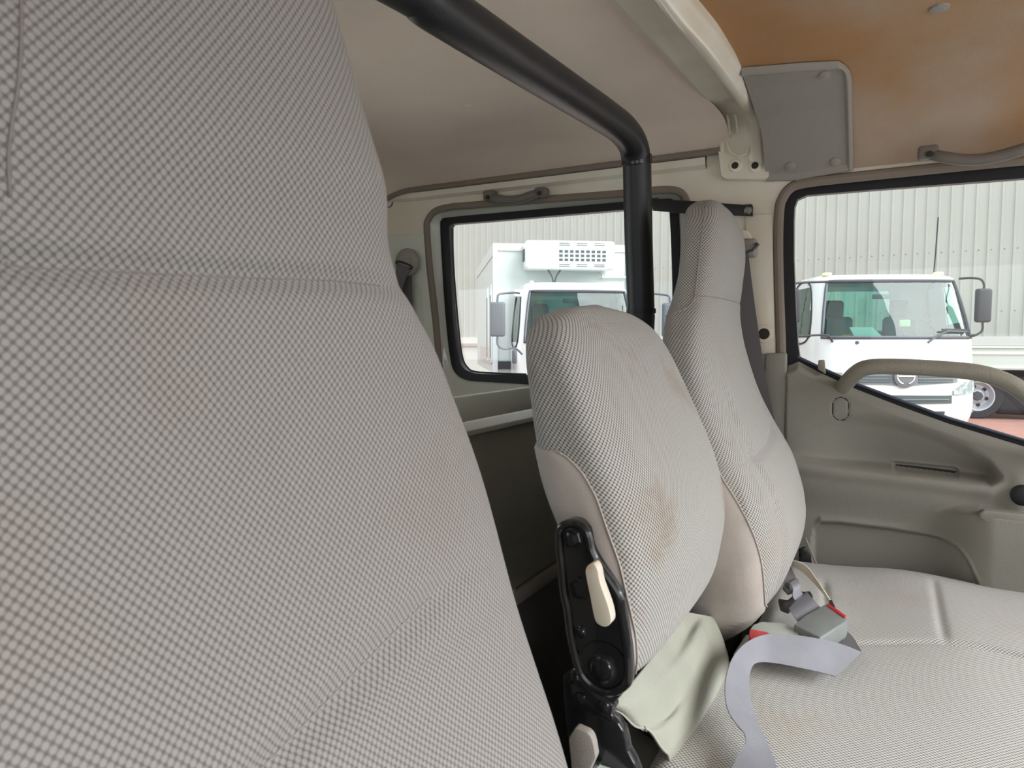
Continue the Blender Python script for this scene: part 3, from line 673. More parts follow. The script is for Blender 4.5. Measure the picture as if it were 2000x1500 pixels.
# hinge plate
YH=.575
def zz4(l,dx=1040,dy=980,s=3.3333): return [(x/s+dx,y/s+dy) for x,y in l]
out=zz4([(165,180),(185,135),(240,115),(300,125),(345,170),(362,215),(380,300),(430,400),(500,500),(560,590),(580,640),(588,720),(612,860),(632,1000),(636,1160),(620,1215),(560,1258),(500,1272),(430,1250),(360,1200),(310,1130),(270,1000),(240,850),(222,700),(200,600),(188,500),(180,400),(168,300)])
ol=smooth_path([PY(x,y,YH) for x,y in out],4,True)
MB().plate(ol,[],(0,.012,0)).build('hinge_plate',M_blk,ms,auto=40)
cen=sum((Vector(p) for p in ol),Vector())/len(ol)
MB().tube([Vector(p).lerp(cen,.05)+Vector((0,.0,0)) for p in ol],.0042,10,True).build('hinge_plate_rim',M_blk,ms)
for (x,y,r,h) in ((1119.5,1050.5,.0075,.008),(1134.5,1149.5,.0075,.008),(1134.5,1234,.0040,.002),(1176.5,1305.5,.0095,.004)):
    c=PY(x,y,YH); 
    MB().lathe(c,(0,-1,0),[(r*1.5,0),(r*1.5,.0015),(r*1.15,.002),(r,.003),(r*.95,h),(r*.5,h+.001)],6 if h==.008 else 24).build('hinge_bolt',M_blk,ms,auto=30)
c=PY(1176.5,1305.5,YH-.001); MB().tube([(c[0]+.024*math.cos(a),c[1],c[2]+.024*math.sin(a)) for a in [math.radians(20+7*i) for i in range(21)]],.0009,6).build('pressed_arc',M_blk,ms)
lv=zz4([(345,470),(352,425),(375,405),(402,408),(425,450),(440,530),(490,670),(510,760),(502,800),(470,815),(430,800),(403,760),(375,620)])
lo=smooth_path([PY(x,y,.548) for x,y in lv],3,True)
MB().prism(lo,(0,.012,0),.0035,3).build('recline_lever',M_ivory,ms,label='ivory recline lever')
MB().lathe(PY(1140,1150,.56),(0,1,0),[(.008,0),(.008,.016)],14).build('lever_shaft',M_blkd,ms)
# mounting bracket under the hinge
def z6(l,dx=1080,dy=1250,s=4.762): return [(x/s+dx,y/s+dy) for x,y in l]
br=z6([(90,330),(165,290),(215,310),(250,370),(330,460),(430,540),(520,590),(560,600),(578,640),(545,680),(540,720),(600,770),(650,850),(680,950),(690,1030),(760,1160),(800,1260),(180,1400),(130,870),(100,600)])
MB().prism([PY(x,y,.592) for x,y in br],(0,.014,0),.002,2).build('mounting_bracket',M_blk,ms)
tp=z6([(105,590),(300,660),(520,775),(560,720),(540,690),(560,640),(520,600),(430,550),(330,470),(240,380),(160,300),(100,340)])
MB().prism([PY(x,y,.586) for x,y in tp],(0,.006,0),.0012,2).build('bracket_flange',M_blk,ms)
for x,y in z6([(185,350),(250,540),(470,620)]):
    MB().lathe(PY(x,y,.586),(0,-1,0),[(.006,0),(.0055,.002),(.003,.003)],16).build('rivet',M_blk,ms)
MB().box((-.255,.80,-.40),(.018,.16,.018),.004).build('pivot_rail',M_blkd,ms)
MB().box((-.27,.80,-.76),(.03,.15,.20),.004).build('seat_leg',M_blkd,ms)
# vinyl flap
Lp=smooth_path([PZ(1198,1386,-.362),PZ(1203,1372,-.352),PZ(1238,1330,-.345),PZ(1290,1265,-.345),PZ(1345,1196,-.350)],8)
Rp=smooth_path([PZ(1312,1479,-.424),PZ(1335,1448,-.421),PZ(1385,1370,-.418),PZ(1424,1276,-.412),PZ(1397,1205,-.395)],8)
nL=len(Lp)
def flap(u,v):
    f=v*(nL-1); i=min(nL-2,int(f)); a=Lp[i].lerp(Lp[i+1],f-i); b=Rp[i].lerp(Rp[i+1],f-i); p=a.lerp(b,u)
    k=math.sin(PI*u)
    p.z+=k*(1-ss(.8,1,v))*(.0045*math.sin(7*v+3*u)+.004*math.sin(11*u-5*v+1)+.010*math.exp(-((u-.55)**2+(v-.72)**2)/.03)-.006*math.exp(-((u-.5)**2+(v-.45)**2)/.01))
    p.z-=.012*ss(.93,1,u)
    return p
fg=MB().grid(flap,70,90); 
fl=fg.build('vinyl_flap',M_vinyl,ms,auto=0,label='cream vinyl flap over the seat gap')
md=fl.modifiers.new('t','SOLIDIFY'); md.thickness=.0025; md.offset=-1
MB().tube([flap(u,.012)+Vector((0,0,.0006)) for u in [i/40 for i in range(41)]],.0011,6).build('flap_hem',M_cloth,ms)
MB().prism([PZ(x,y,-.452) for x,y in ((1196,1388),(1215,1402),(1325,1478),(1352,1530),(1230,1540),(1212,1450))],(0,0,-.03),.002).build('base_cover',M_door,ms,label='grey plastic base cover')

# ---- passenger seat
kp=[(-.445,1.02,1.32,-.20,-.255),(-.44,1.0,1.34,-.19,-.26),(-.41,.98,1.375,-.155,-.27),(-.36,.965,1.402,-.125,-.275),(-.30,.955,1.415,-.116,-.28),(-.24,.955,1.415,-.130,-.285),(-.18,.96,1.405,-.158,-.29),(-.10,.97,1.395,-.20,-.30),(-.02,.99,1.37,-.225,-.305),(.03,1.03,1.362,-.235,-.31),(.06,1.065,1.365,-.238,-.31),(.10,1.085,1.37,-.236,-.305),(.15,1.10,1.375,-.233,-.305),(.19,1.118,1.362,-.236,-.305),(.215,1.145,1.338,-.245,-.305),(.229,1.175,1.305,-.255,-.298),(.236,1.205,1.275,-.266,-.29)]
def dp_(z,y,u):
    o=0
    if abs(u)<.42:
        zn=.066+.004*math.cos((y-1.2)*9); o-=.003*ridge(z-zn,.004)*(1-ss(.3,.42,abs(u)))
        zc=lin([(1.0,-.175),(1.2,-.168),(1.35,-.150)],y); o-=.008*ridge(z-zc,.007)*(1-ss(.22,.34,abs(u)))
        o+=.003*ridge(z-zc+.05,.03)
        e=ss(-.02,-.12,z) if False else (1-ss(-.1,0,z))
        o-=.006*e*ridge(abs(u)-.26,.03)
    return o
LP=Loft(kp,3.8,dp_); ps=empty('passenger_seat',(-.2,1.2,-.95),'tall passenger seat back with integral headrest in light grey weave beside the door','seat')
V,Fc,U=LP.mesh(330,240); mk('seat_back',V,Fc,MF_pas,ps,uv=U,auto=0)
bp_=sorted([(860,1375),(880,1385),(925,1405),(980,1440),(1040,1470),(1090,1485),(1130,1490),(1205,1492),(1230,1489)])
zs=[-.15-.288*i/44 for i in range(45)]; ub=smo([LP.u_at(z,bp_) for z in zs])
V=[]
for z,b in zip(zs,ub):
    for i in range(nuu): V.append(LP.pt(z,-.985+(b+.985)*i/(nuu-1),.0036*(1 if 0<i<nuu-1 else .3)))
mk('side_panel',V,[(j*nuu+i,(j+1)*nuu+i,(j+1)*nuu+i+1,j*nuu+i+1) for j in range(len(zs)-1) for i in range(nuu-1)],M_cloth,ps,auto=0,label='plain cloth side panel')
seam(LP,[(z,b) for z,b in zip(zs[1:],ub[1:])],.0012,M_cloth,ps,.0016,'piping')
hb=sorted([(366,1387),(382,1382),(430,1375),(500,1366),(590,1356),(612,1352)])
hz=[.225-.165*i/24 for i in range(25)]; hu=[LP.u_at(z,hb) for z in hz]
hu=[sum(hu[max(0,i-2):i+3])/len(hu[max(0,i-2):i+3]) for i in range(25)]
seam(LP,list(zip(hz,hu))+[(.048,hu[-1]-.02),(.04,hu[-1]-.07),(.036,hu[-1]-.14),(.036,hu[-1]-.25)],.0009,M_pipe,ps,.0004)
seam(LP,[(.066,hu[-1]+(.30-hu[-1])*i/20) for i in range(21)],.0006,M_seamd,ps)
# loose cloth tabs under the seat back
MB().prism([PX(x,y,-.215) for x,y in ((1443,1180),(1470,1185),(1490,1196),(1478,1214),(1432,1218),(1436,1198))],(-.006,.01,0),.002).build('cloth_tab',M_vinyl,ps)
MB().prism([PX(x,y,-.205) for x,y in ((1452,1190),(1472,1194),(1470,1216),(1450,1212))],(-.004,.004,0),.001).build('cloth_tab',M_ivory,ps)
MB().box((-.28,1.17,-.52),(.02,.19,.07),.006).build('dark_gap_rail',M_blkd,ps)  # black box added to keep the shaded gap between the seats dark
MB().box((-.26,1.17,-.76),(.03,.19,.2),.006).build('seat_leg',M_blkd,ps)
MB().prism([PY(x,y,1.425) for x,y in ((1560,1072),(1572,1068),(1583,1085),(1588,1120),(1560,1120))],(0,.008,0),.002).build('hinge_plate',M_blk,ps)
MB().tube(smooth_path([PY(x,y,1.43) for x,y in ((1572,1050),(1580,1068),(1588,1088),(1594,1100))],4),.0022,6).build('cable',M_door,ps)

# ---- bench cushion
def cus_z(x,y):
    z=-.423
    z+=.006*math.sin((x+.1)*9)*ss(.0,.1,x)*0
    z+=.010*math.exp(-((x-.03)/.09)**2-((y-1.40)/.12)**2)-.004
    z-=.018*ss(1.36,1.46,y)*ss(-.1,.1,x)*0
    z+=.012*math.exp(-((y-1.15)/.25)**2)*ss(-.05,.12,x)
    # creases
    z-=.005*ridge(y-(1.075+.03*math.sin(x*14)),.008)*ss(-.09,-.03,x)
    z-=.003*ridge(x-.082,.006)*ss(1.09,1.14,y)*(1-ss(1.36,1.40,y))
    z-=.004*ridge(x+.075+.1*(y-1.2),.006)*ss(1.12,1.17,y)*(1-ss(1.28,1.34,y))
    return z
V=[];U=[];nx,ny=150,190
X0,X1,Y0,Y1=-.168,.36,.640,1.437
for j in range(ny):
    for i in range(nx):
        a=i/(nx-1);b=j/(ny-1)
        x=X0+(X1-X0)*a;y=Y0+(Y1-Y0)*b
        x0_=-.207+.039*ss(.86,1.0,y); x=x0_+(X1-x0_)*a
        dxe=min(x-x0_,X1-x);dye=min(y-Y0,Y1-y); r=.03
        def rd(d): 
            d=max(0,min(r,d)); return r-math.sqrt(max(0,r*r-(r-d)**2))
        z=cus_z(x,y)-rd(dxe)-rd(dye)*.85; V.append((x,y,z)); U.append((y,x))
Fc=[(j*nx+i,j*nx+i+1,(j+1)*nx+i+1,(j+1)*nx+i) for j in range(ny-1) for i in range(nx-1)]
# skirt
def skirt(idx,dz=-.10):
    k=len(V); 
    for i in idx: V.append((V[i][0],V[i][1],V[i][2]+dz)); U.append((U[i][0]+.0,U[i][1]+dz))
    for a in range(len(idx)-1): Fc.append((idx[a+1],idx[a],k+a,k+a+1))
# skirt uv: shift along the edge normal
def skirt2(idx,du,dv):
    k=len(V)
    for s_,zz in ((1,-.02),(2,-.11)):
        for i in idx: V.append((V[i][0],V[i][1],V[i][2]+zz)); U.append((U[i][0]+du*abs(zz),U[i][1]+dv*abs(zz)))
    m_=len(idx)
    for a in range(m_-1):
        Fc.append((idx[a+1],idx[a],k+a,k+a+1)); Fc.append((k+a+1,k+a,k+m_+a,k+m_+a+1))
skirt2([i for i in range(nx)],-1,0); skirt2([(ny-1)*nx+i for i in range(nx)][::-1],1,0)
skirt2([j*nx for j in range(ny)][::-1],0,-1); skirt2([j*nx+nx-1 for j in range(ny)],0,1)
bc=mk('bench_cushion',V,Fc,MF_cus,None,uv=U,auto=0); tag(bc,'wide light grey woven bench cushion with creased seams in front of the passenger seat back','seat cushion')
MB().box((.07,1.04,-.56),(.25,.37,.03),.008).build('cushion_pan',M_blkd,bc)
MB().box((.07,1.04,-.78),(.22,.35,.195),.01).build('cushion_base',M_floor,bc)
zc=-.415
# ================================================================ buckles and belts on the cushion
# loose grey lap belt loop
lb=empty('lap_belt',PZ(1480,1350,zc),'loose pale grey lap belt looped over the front of the bench cushion','seat belt')
def zA(px,py,h): return PZ(px,py,zc+h)
A=[zA(1683,1275,.004),zA(1640,1258,.022),zA(1590,1246,.036),zA(1530,1238,.044),zA(1490,1240,.046),zA(1455,1256,.044),zA(1430,1285,.040),zA(1417,1325,.034),zA(1416,1365,.028),zA(1424,1395,.022),zA(1440,1418,.018),zA(1454,1436,.014),zA(1455,1456,.010),zA(1440,1480,.006),zA(1420,1520,.0)]
B=[zA(1632,1322,.004),zA(1595,1312,.006),zA(1560,1304,.008),zA(1520,1296,.012),zA(1488,1293,.016),zA(1471,1298,.020),zA(1463,1318,.020),zA(1462,1345,.016),zA(1466,1370,.012),zA(1474,1395,.010),zA(1484,1420,.008),zA(1495,1445,.006),zA(1505,1468,.004),zA(1514,1490,.002),zA(1520,1520,.0)]
ribbon(A,B,6,.0012).build('webbing',M_web,lb,auto=50)
ribbon([zA(1684,1276,.003),zA(1665,1245,.006),zA(1640,1222,.012)],[zA(1634,1318,.002),zA(1610,1290,.003),zA(1585,1262,.006)],5).build('webbing_return',M_webd,lb,auto=50)
# large grey buckle
gb=empty('seat_belt_buckle',PZ(1600,1235,zc),'large dark grey belt buckle lying tilted on the cushion with a red edge','buckle','seat belt buckles on the bench cushion')
def quadbox(name,pts,ztop,th,mt,parent,r=.003,seg=3,label=None,tilt=None):
    P=[PZ(x,y,ztop+(tilt[i] if tilt else 0)) for i,(x,y) in enumerate(pts)]
    return MB().prism(P,(0,0,-th),r,seg).build(name,mt,parent,label=label)
quadbox('body',[(1549,1220),(1570,1202),(1612,1178),(1656,1206),(1653,1214),(1602,1246)],zc+.034,.024,M_bkl,gb,.003,tilt=[0,0,0,0,0,0])
quadbox('press_button',[(1614,1181),(1619,1178),(1653,1202),(1650,1206)],zc+.0355,.012,M_red,gb,.001,label='red button')
ribbon([zA(1576,1156,.030),zA(1590,1172,.032),zA(1606,1190,.028)],[zA(1541,1188,.026),zA(1552,1205,.030),zA(1566,1222,.024)],5).build('webbing',M_web,gb,auto=50)
quadbox('webbing_fold',[(1541,1186),(1576,1156),(1560,1152),(1528,1178)],zc+.020,.010,M_webd,gb,.003)
quadbox('white_tab',[(1606,1246),(1626,1244),(1628,1252),(1610,1250)],zc+.018,.006,M_paper,gb,.001)
# adjuster with upright strap
aj=empty('belt_adjuster',PZ(1545,1170,zc),'dark grey belt adjuster and strap standing against the edge of the passenger seat back','seat belt')
ribbon([zA(1531,1104,.050),zA(1532,1130,.045),zA(1536,1160,.030)],[zA(1541,1102,.052),zA(1554,1128,.046),zA(1560,1150,.034)],5).build('strap',M_webd,aj,auto=50)
MB().tube([zA(*p) for p in ((1537,1138,.040),(1545,1142,.040),(1546,1156,.034),(1540,1158,.032),(1533,1150,.034))],.0035,8,True).build('metal_loop',M_bkl,aj)
ribbon([zA(1543,1140,.046),zA(1548,1150,.046),zA(1547,1164,.038),zA(1552,1172,.026)],[zA(1557,1130,.046),zA(1562,1142,.046),zA(1562,1152,.038),zA(1568,1160,.028)],5).build('strap_fold',M_web,aj,auto=50)
quadbox('slide_bar',[(1560,1156),(1583,1154),(1588,1164),(1584,1168),(1566,1162)],zc+.020,.006,M_rub,aj,.0015)
quadbox('strap_tail',[(1520,1168),(1540,1172),(1556,1180),(1540,1190),(1524,1184)],zc+.014,.008,M_webd,aj,.002)
# buckle with red face
rbk=empty('seat_belt_buckle',PZ(1510,1240,zc),'pale grey belt buckle with a bright red face pointing at the middle seat','buckle','seat belt buckles on the bench cushion')
quadbox('body',[(1464,1228),(1470,1219),(1486,1213),(1530,1216),(1560,1228),(1563,1238),(1540,1246),(1480,1242),(1464,1238)],zc+.026,.024,M_bklp,rbk,.003)
quadbox('press_button',[(1465,1228),(1498,1234),(1510,1241),(1506,1246),(1469,1254),(1463,1240)],zc+.0285,.012,M_red,rbk,.001,label='bright red button')
MB().prism([PZ(x,y,zc-.01) for x,y in ((1457,1238),(1466,1240),(1452,1268),(1436,1285),(1432,1276))],(0,0,-.01),.002).build('stalk',M_bklp,rbk)
# thin ivory strap looping to the buckle
iv=empty('thin_belt_strap',PZ(1580,1130,zc),'thin ivory strap arching from the seat back edge down to the dark grey buckle','strap')
ribbon([zA(1531,1097,.058),zA(1540,1093,.062),zA(1558,1097,.064),zA(1575,1106,.060),zA(1592,1128,.050),zA(1608,1152,.040),zA(1624,1176,.026)],[zA(1532,1104,.050),zA(1541,1103,.052),zA(1556,1110,.050),zA(1570,1120,.046),zA(1588,1138,.040),zA(1605,1157,.034),zA(1621,1178,.024)],6).build('strap',M_ivory,iv,auto=50)
quadbox('end_clip',[(1619,1172),(1625,1171),(1632,1186),(1628,1190)],zc+.034,.01,M_rub,iv,.001)
# carton and vinyl cover by the driver's cushion
cb=empty('small_carton',PZ(1165,1490,-.40),'corner of a small white carton with grey print beside the black hinge bracket','box')
def z7(l): return [(1060+x/10,1360+y/10) for x,y in l]
MB().prism([PZ(x,y,-.40) for x,y in z7([(1050,1140),(1180,1125),(1320,1110),(1060,1400),(860,1600),(500,1600),(700,1400)])],(0,0,-.002),0).build('top_face',M_labl,cb,smooth=False,label='grey printed face')
MB().prism([PZ(x,y,-.401) for x,y in z7([(1320,1112),(1450,1420),(1560,1650),(860,1650),(1060,1400)])],(0,0,-.03),0).build('body',M_paper,cb,smooth=False)
for k,(a,b_) in enumerate((((930,1190),(760,1390)),((1180,1150),(980,1370)),((1240,1140),(1080,1330)))):
    p=PZ(*z7([a])[0],-.3985); q=PZ(*z7([b_])[0],-.3985); MB().tube([p,q],.0009,6).build('print_line',M_hole,cb)
MB().prism([PY(x,y,.545) for x,y in z7([(630,610),(860,710),(930,780),(970,860),(1000,980),(1035,1200),(900,1500),(560,1500),(500,830)])],(0,.01,0),.002).build('side_flap',M_greyp,ds)

# ================================================================ OUTSIDE
GZ=-E0
MB().add([(-40,5.2,GZ),(40,5.2,GZ),(40,40,GZ),(-40,40,GZ)],[(0,1,2,3)]).build('ground',M_pave,smooth=False,kind='structure')
MB().add([(-40,-30,GZ),(40,-30,GZ),(40,5.2,GZ),(-40,5.2,GZ)],[(0,1,2,3)]).build('bounce_ground',mat('bounce_concrete',(.60,.59,.56),.9,var=.06,vscale=1.5,bump=.2,bscale=40),smooth=False,kind='structure')  # unseen near ground, added pale to bounce neutral light up to the ceiling
# ---- warehouse wall of ribbed sheets
wa=math.radians(-3.9); ct,st_=math.cos(wa),math.sin(wa)

WO=Vector((0,18.0,0))
def TWl(u,d,z):           # u along the wall, d towards the yard
    return (WO.x+u*ct+d*st_,WO.y+u*st_-d*ct,GZ+z)
ww=empty('warehouse_wall',(WO.x,WO.y,GZ),'long pale ribbed metal warehouse wall behind the parked trucks','building')
per=.226; z0w,z1w=1.46,8.5
def sheet(u0,nr,name='wall_sheet'):
    pts=[]
    for k in range(nr):
        b=u0+k*per
        pts+= [(b,0),(b+.160,0),(b+.166,.020),(b+.200,.020),(b+.206,0),(b+.226,0)]
    b=MB(); lo=[TWl(u,d,z0w) for u,d in pts]; hi=[TWl(u,d,z1w) for u,d in pts]; b.strip(lo,hi); return b
u=-16.0
while u<14:
    sheet(u,4).build('wall_sheet',M_wall,ww,smooth=False); u+=4*per
sc_b=MB()
for zz in (3.3,2.0,4.9):
    for k in range(30,130):
        uu=-16+k*per+.02
        V=[TWl(uu-.009,.006,zz-.009),TWl(uu+.009,.006,zz-.009),TWl(uu+.009,.006,zz+.009),TWl(uu-.009,.006,zz+.009)]
        sc_b.add(V,[(0,1,2,3)])
sc_b.build('sheet_screws',M_vent,ww,smooth=False,kind='stuff')
MB().box((-1,.0,1.365),(16,.05,.095),0,T=TWl).build('flashing_band',M_flash,ww,smooth=False)
MB().box((-1,.03,1.225),(16,.04,.045),0,T=TWl).build('flashing_edge',M_pink,ww,smooth=False)
MB().box((-1,-.10,.6),(16,.1,.6),0,T=TWl).build('base_wall',M_flash,ww,smooth=False)

# ---- truck cabs
def frame(px,D,ang):
    d=ray(px,663); o=Vector((d[0]*D,d[1]*D,0)); c,s=math.cos(ang),math.sin(ang)
    def T(x,f,z):        # x: to the right as seen from us, f: towards us, z: up from ground
        return (o.x+x*c+f*s,o.y+x*s-f*c,GZ+z)
    return T,o
def cab(T,o,root,hw=.84,ztop=2.17,zws=(1.42,2.06),paint=M_tw,zb=.40,inner=True):
    # keys: z, halfwidth, front, back
    K=[(zb,hw*.97,-.03,-1.55),(zb+.10,hw*.99,.02,-1.6),(.62,hw,.03,-1.62),(.80,hw,.02,-1.62),(1.05,hw,-.01,-1.62),(zws[0]-.04,hw,-.06,-1.62),(zws[0],hw*.995,-.075,-1.62),((zws[0]+zws[1])/2,hw*.955,-.20,-1.61),(zws[1],hw*.90,-.345,-1.58),(zws[1]+.05,hw*.88,-.40,-1.56),(ztop-.03,hw*.84,-.50,-1.50),(ztop-.008,hw*.76,-.62,-1.42),(ztop,hw*.55,-.80,-1.25)]
    rings={}
    nn=7.0
    def R(z):
        z=round(z,4)
        if z not in rings:
            k=interp([(a,-b,b,f,bk) for a,b,f,bk in K],z); rings[z]=Ring(k,nn)
        return rings[z]
    def P(z,u,off=0):
        r=R(z); p=r.at(u); q=r.at(min(1,u+.003)); q0=r.at(max(-1,u-.003)); t=q-q0; nrm=Vector((t.y,-t.x,0)); 
        if nrm.length: nrm.normalize()
        # crown the front a little
        p=p+nrm*off; lat=p.y; fr=p.x-(.10*(lat/hw)**2 if p.x>-.8 else 0)
        return T(lat,fr,z)
    # arc positions: half width hw ; perimeter 2*(2hw+1.6)
    per_=R(1.0).L; uf=hw/per_*2          # u at the front corner
    zsn=[zb+(zws[0]-zb)*i/16 for i in range(16)]+[zws[0]+(zws[1]-zws[0])*i/14 for i in range(14)]+[zws[1]+(ztop-zws[1])*i/12 for i in range(13)]
    us=[-1+2*i/180 for i in range(181)]
    def hole(z,u):
        a=abs(u)
        if zws[0]<z<zws[1]:
            if a<uf*.955: return 'w'
            k=(z-zws[0])/(zws[1]-zws[0])
            if uf+.055+.03*k<a<uf+.32 and zws[0]-.02<z<zws[1]-.03: return 's'
            if a>1-uf*.62 and z>zws[0]+.10 and z<zws[1]-.06: return 'r'
        return None
    V=[P(z,u) for z in zsn for u in us]; nu=len(us); Fc=[];G={'w':[],'s':[],'r':[]}
    for j in range(len(zsn)-1):
        for i in range(nu-1):
            f=(j*nu+i,j*nu+i+1,(j+1)*nu+i+1,(j+1)*nu+i); h=hole((zsn[j]+zsn[j+1])/2,(us[i]+us[i+1])/2)
            (G[h] if h else Fc).append(f)
    top=[(len(zsn)-1)*nu+i for i in range(nu-1)]; V.append(T(0,-1.0,ztop+.01)); 
    for i in range(len(top)): Fc.append((top[i],top[(i+1)%len(top)],len(V)-1))
    mk('cab_shell',V,Fc,paint,root,auto=0)
    mk('windscreen',V,G['w'],M_wglass,root,auto=0)
    mk('side_glass',V,G['s'],M_wglass,root,auto=0); mk('rear_glass',V,G['r'],M_wglass,root,auto=0)
    # windscreen surround
    e=uf*.955; loop=[P(zws[0],-e+2*e*i/24,.004) for i in range(25)]+[P(zws[0]+(zws[1]-zws[0])*i/8,e,.004) for i in range(1,8)]+[P(zws[1],e-2*e*i/24,.004) for i in range(25)]+[P(zws[1]-(zws[1]-zws[0])*i/8,-e,.004) for i in range(1,8)]
    MB().tube(loop,.022,6,True).build('windscreen_seal',M_dgrey,root)
    for sg in (-1,1):
        a0,a1=uf+.06,uf+.32; z_0,z_1=zws[0],zws[1]-.04
        L=[(z_0,a0+.01),(z_0,a1),(z_1,a1),(z_1,a0+.03)]
        MB().tube(smooth_path([P(z,sg*a,.004) for z,a in L],6,True),.012,6,True).build('window_seal',M_dblk,root)
    # cab floor and seats, wheel
    MB().box((0,-.85,1.28),(hw*.9,.6,.03),0,T=T).build('cabin_floor',M_cabin,root,smooth=False)
    if inner:
        for x in (-.42,.42):
            b=MB().box((x,-1.05,1.50),(.22,.07,.20),.06,T=T,seg=3); b.box((x,-1.10,1.80),(.12,.05,.12),.045,T=T,seg=3); b.build('seat_back',M_cabin,root)
        MB().box((0,-.42,1.36),(hw*.88,.16,.06),.03,T=T).build('dashboard',M_cabin,root)
        MB().tube([T(.42+.19*math.cos(a),-.55-.06*math.sin(a),1.50+.15*math.sin(a)) for a in [2*PI*i/24 for i in range(24)]],.014,8,True).build('steering_wheel',M_cabin,root)
        MB().box((-.10,-.45,1.93),(.10,.015,.03),.012,T=T).build('inner_mirror',M_dgrey,root)
    return P,uf
def mirror(T,root,sg,xa,za,xm,zm,hm,hwm,col=M_dgrey,zlow=None,fr=-.1,tilt=0):
    """bracket from cab (xa,za) to head centred (xm,zm)"""
    MB().box((sg*xm,fr+.12,zm),(hwm,.045,hm),.03,T=T,seg=3).build('mirror_head',col,root)
    MB().tube(smooth_path([T(sg*xa,fr-.15,za),T(sg*(xa+.08),fr-.05,za+.0),T(sg*(xm-.03),fr+.1,za-.03),T(sg*xm,fr+.12,za-.09),T(sg*xm,fr+.12,zm+hm*.9)],5),.014,8).build('mirror_arm',col,root)
    if zlow: MB().tube(smooth_path([T(sg*xm,fr+.12,zm-hm*.9),T(sg*xm,fr+.12,zm-hm-.10),T(sg*(xm-.08),fr+.1,zm-hm-.16),T(sg*(xa+.08),fr+.05,zlow),T(sg*(xa-.02),fr,zlow-.08)],5),.013,8).build('mirror_arm',col,root)

# ---- truck seen through the front door window
T1,o1=frame(1768,8.2,math.radians(24))
t1=empty('truck',(o1.x,o1.y,GZ),'white cab truck seen through the front door window, with grey grille and round emblem','truck')
P1,uf1=cab(T1,o1,t1,hw=.95,ztop=2.23,zws=(1.42,2.12))
# rear chassis and wheels so that it stands
MB().box((0,-2.6,.62),(.38,1.6,.10),.02,T=T1).build('chassis',M_dblk,t1)
for x in (-.75,.75):
    for f in (-.75,-3.3):
        a=Vector(T1(x,f,.38)); ax=Vector(T1(x+1,f,.38))-a; MB().lathe(a-ax*.10,ax,[(.2,0),(.36,.01),(.38,.04),(.38,.17),(.36,.20),(.2,.21)],24).build('wheel',M_dblk,t1)
def front(P,uf,x,z,off): return P(z,uf*x,off)       # x -1..1 across the front
def fpatch(P,uf,pts,off,th,mt,name,root,n=10,label=None,kind=None):
    """patch following the cab front: pts list of (x,zlow,zhigh)"""
    A=[];B=[]
    xs=[pts[0][0]+(pts[-1][0]-pts[0][0])*i/n for i in range(n+1)]
    lo=[(a,b) for a,b,c in pts]; hi=[(a,c) for a,b,c in pts]
    A=[P(lin(lo,x),uf*x,off) for x in xs]; B=[P(lin(hi,x),uf*x,off) for x in xs]; A2=[P(lin(lo,x),uf*x,off-th) for x in xs]; B2=[P(lin(hi,x),uf*x,off-th) for x in xs]
    b=MB(); k=n+1; b.add(A+B+B2+A2,[(r*k+i,r*k+i+1,((r+1)%4)*k+i+1,((r+1)%4)*k+i) for i in range(n) for r in range(4)]+[(0,k,2*k,3*k),(n,3*k+n,2*k+n,k+n)])
    return b.build(name,mt,root,auto=30,label=label,kind=kind)
gr=fpatch(P1,uf1,[(-.62,.86,1.00),(-.2,.86,1.03),(0,.84,1.06),(.2,.86,1.03),(.66,.89,1.00)],.012,.03,M_grl,'grille',t1,label='upper grey grille')
for zz in (.885,.915,.95): 
    for a,b in ((-.58,-.17),(.17,.60)): fpatch(P1,uf1,[(a,zz,zz+.014),(b,zz,zz+.014)],.020,.02,M_vent,'grille_slot',gr)
fpatch(P1,uf1,[(-.6,.62,.735),(.58,.64,.735)],.010,.03,M_vent,'lower_grille',t1)
fpatch(P1,uf1,[(-.58,.675,.690),(.54,.68,.695)],.020,.02,M_grl,'lower_grille_bar',t1)
fpatch(P1,uf1,[(-.45,.46,.54),(.40,.46,.545),(.50,.50,.545)],.012,.03,M_vent,'bumper_intake',t1)
for sg in (-1,1):
    fpatch(P1,uf1,[(sg*.60,.74,.79),(sg*.78,.75,.91),(sg*1.12,.80,.95)],.020,.03,M_lamp,'headlamp',t1,label='clear headlamp')
    fpatch(P1,uf1,[(sg*.93,.52,.56),(sg*.98,.52,.56)],.012,.02,M_lamp,'fog_lamp',t1)
    fpatch(P1,uf1,[(sg*.72,.955,1.00),(sg*1.04,.96,1.01)],.014,.03,M_door,'lamp_trim',t1)
# round emblem
em=Vector(P1(.955,0,.03)); ex=(Vector(P1(.955,.05*uf1,.03))-Vector(P1(.955,-.05*uf1,.03))).normalized(); ez=Vector((0,0,1)); en=ex.cross(ez)
MB().lathe(em-en*-.004,en,[(.13,0),(.13,.01),(.11,.016)],28).build('emblem_boss',M_grl,t1)
def earc(a0,a1,r,n=20): return [em+en*.02+ex*(r*1.15*math.cos(math.radians(a0+(a1-a0)*i/n)))+ez*(r*math.sin(math.radians(a0+(a1-a0)*i/n))) for i in range(n+1)]
MB().tube(earc(-70,75,.085),.010,8).build('emblem_ring',M_chrome,t1); MB().tube(earc(105,250,.085),.010,8).build('emblem_ring',M_chrome,t1)
MB().tube([em+en*.02-ex*.085+ez*.008,em+en*.02+ex*.085+ez*.008],.012,8).build('emblem_bar',M_chrome,t1)
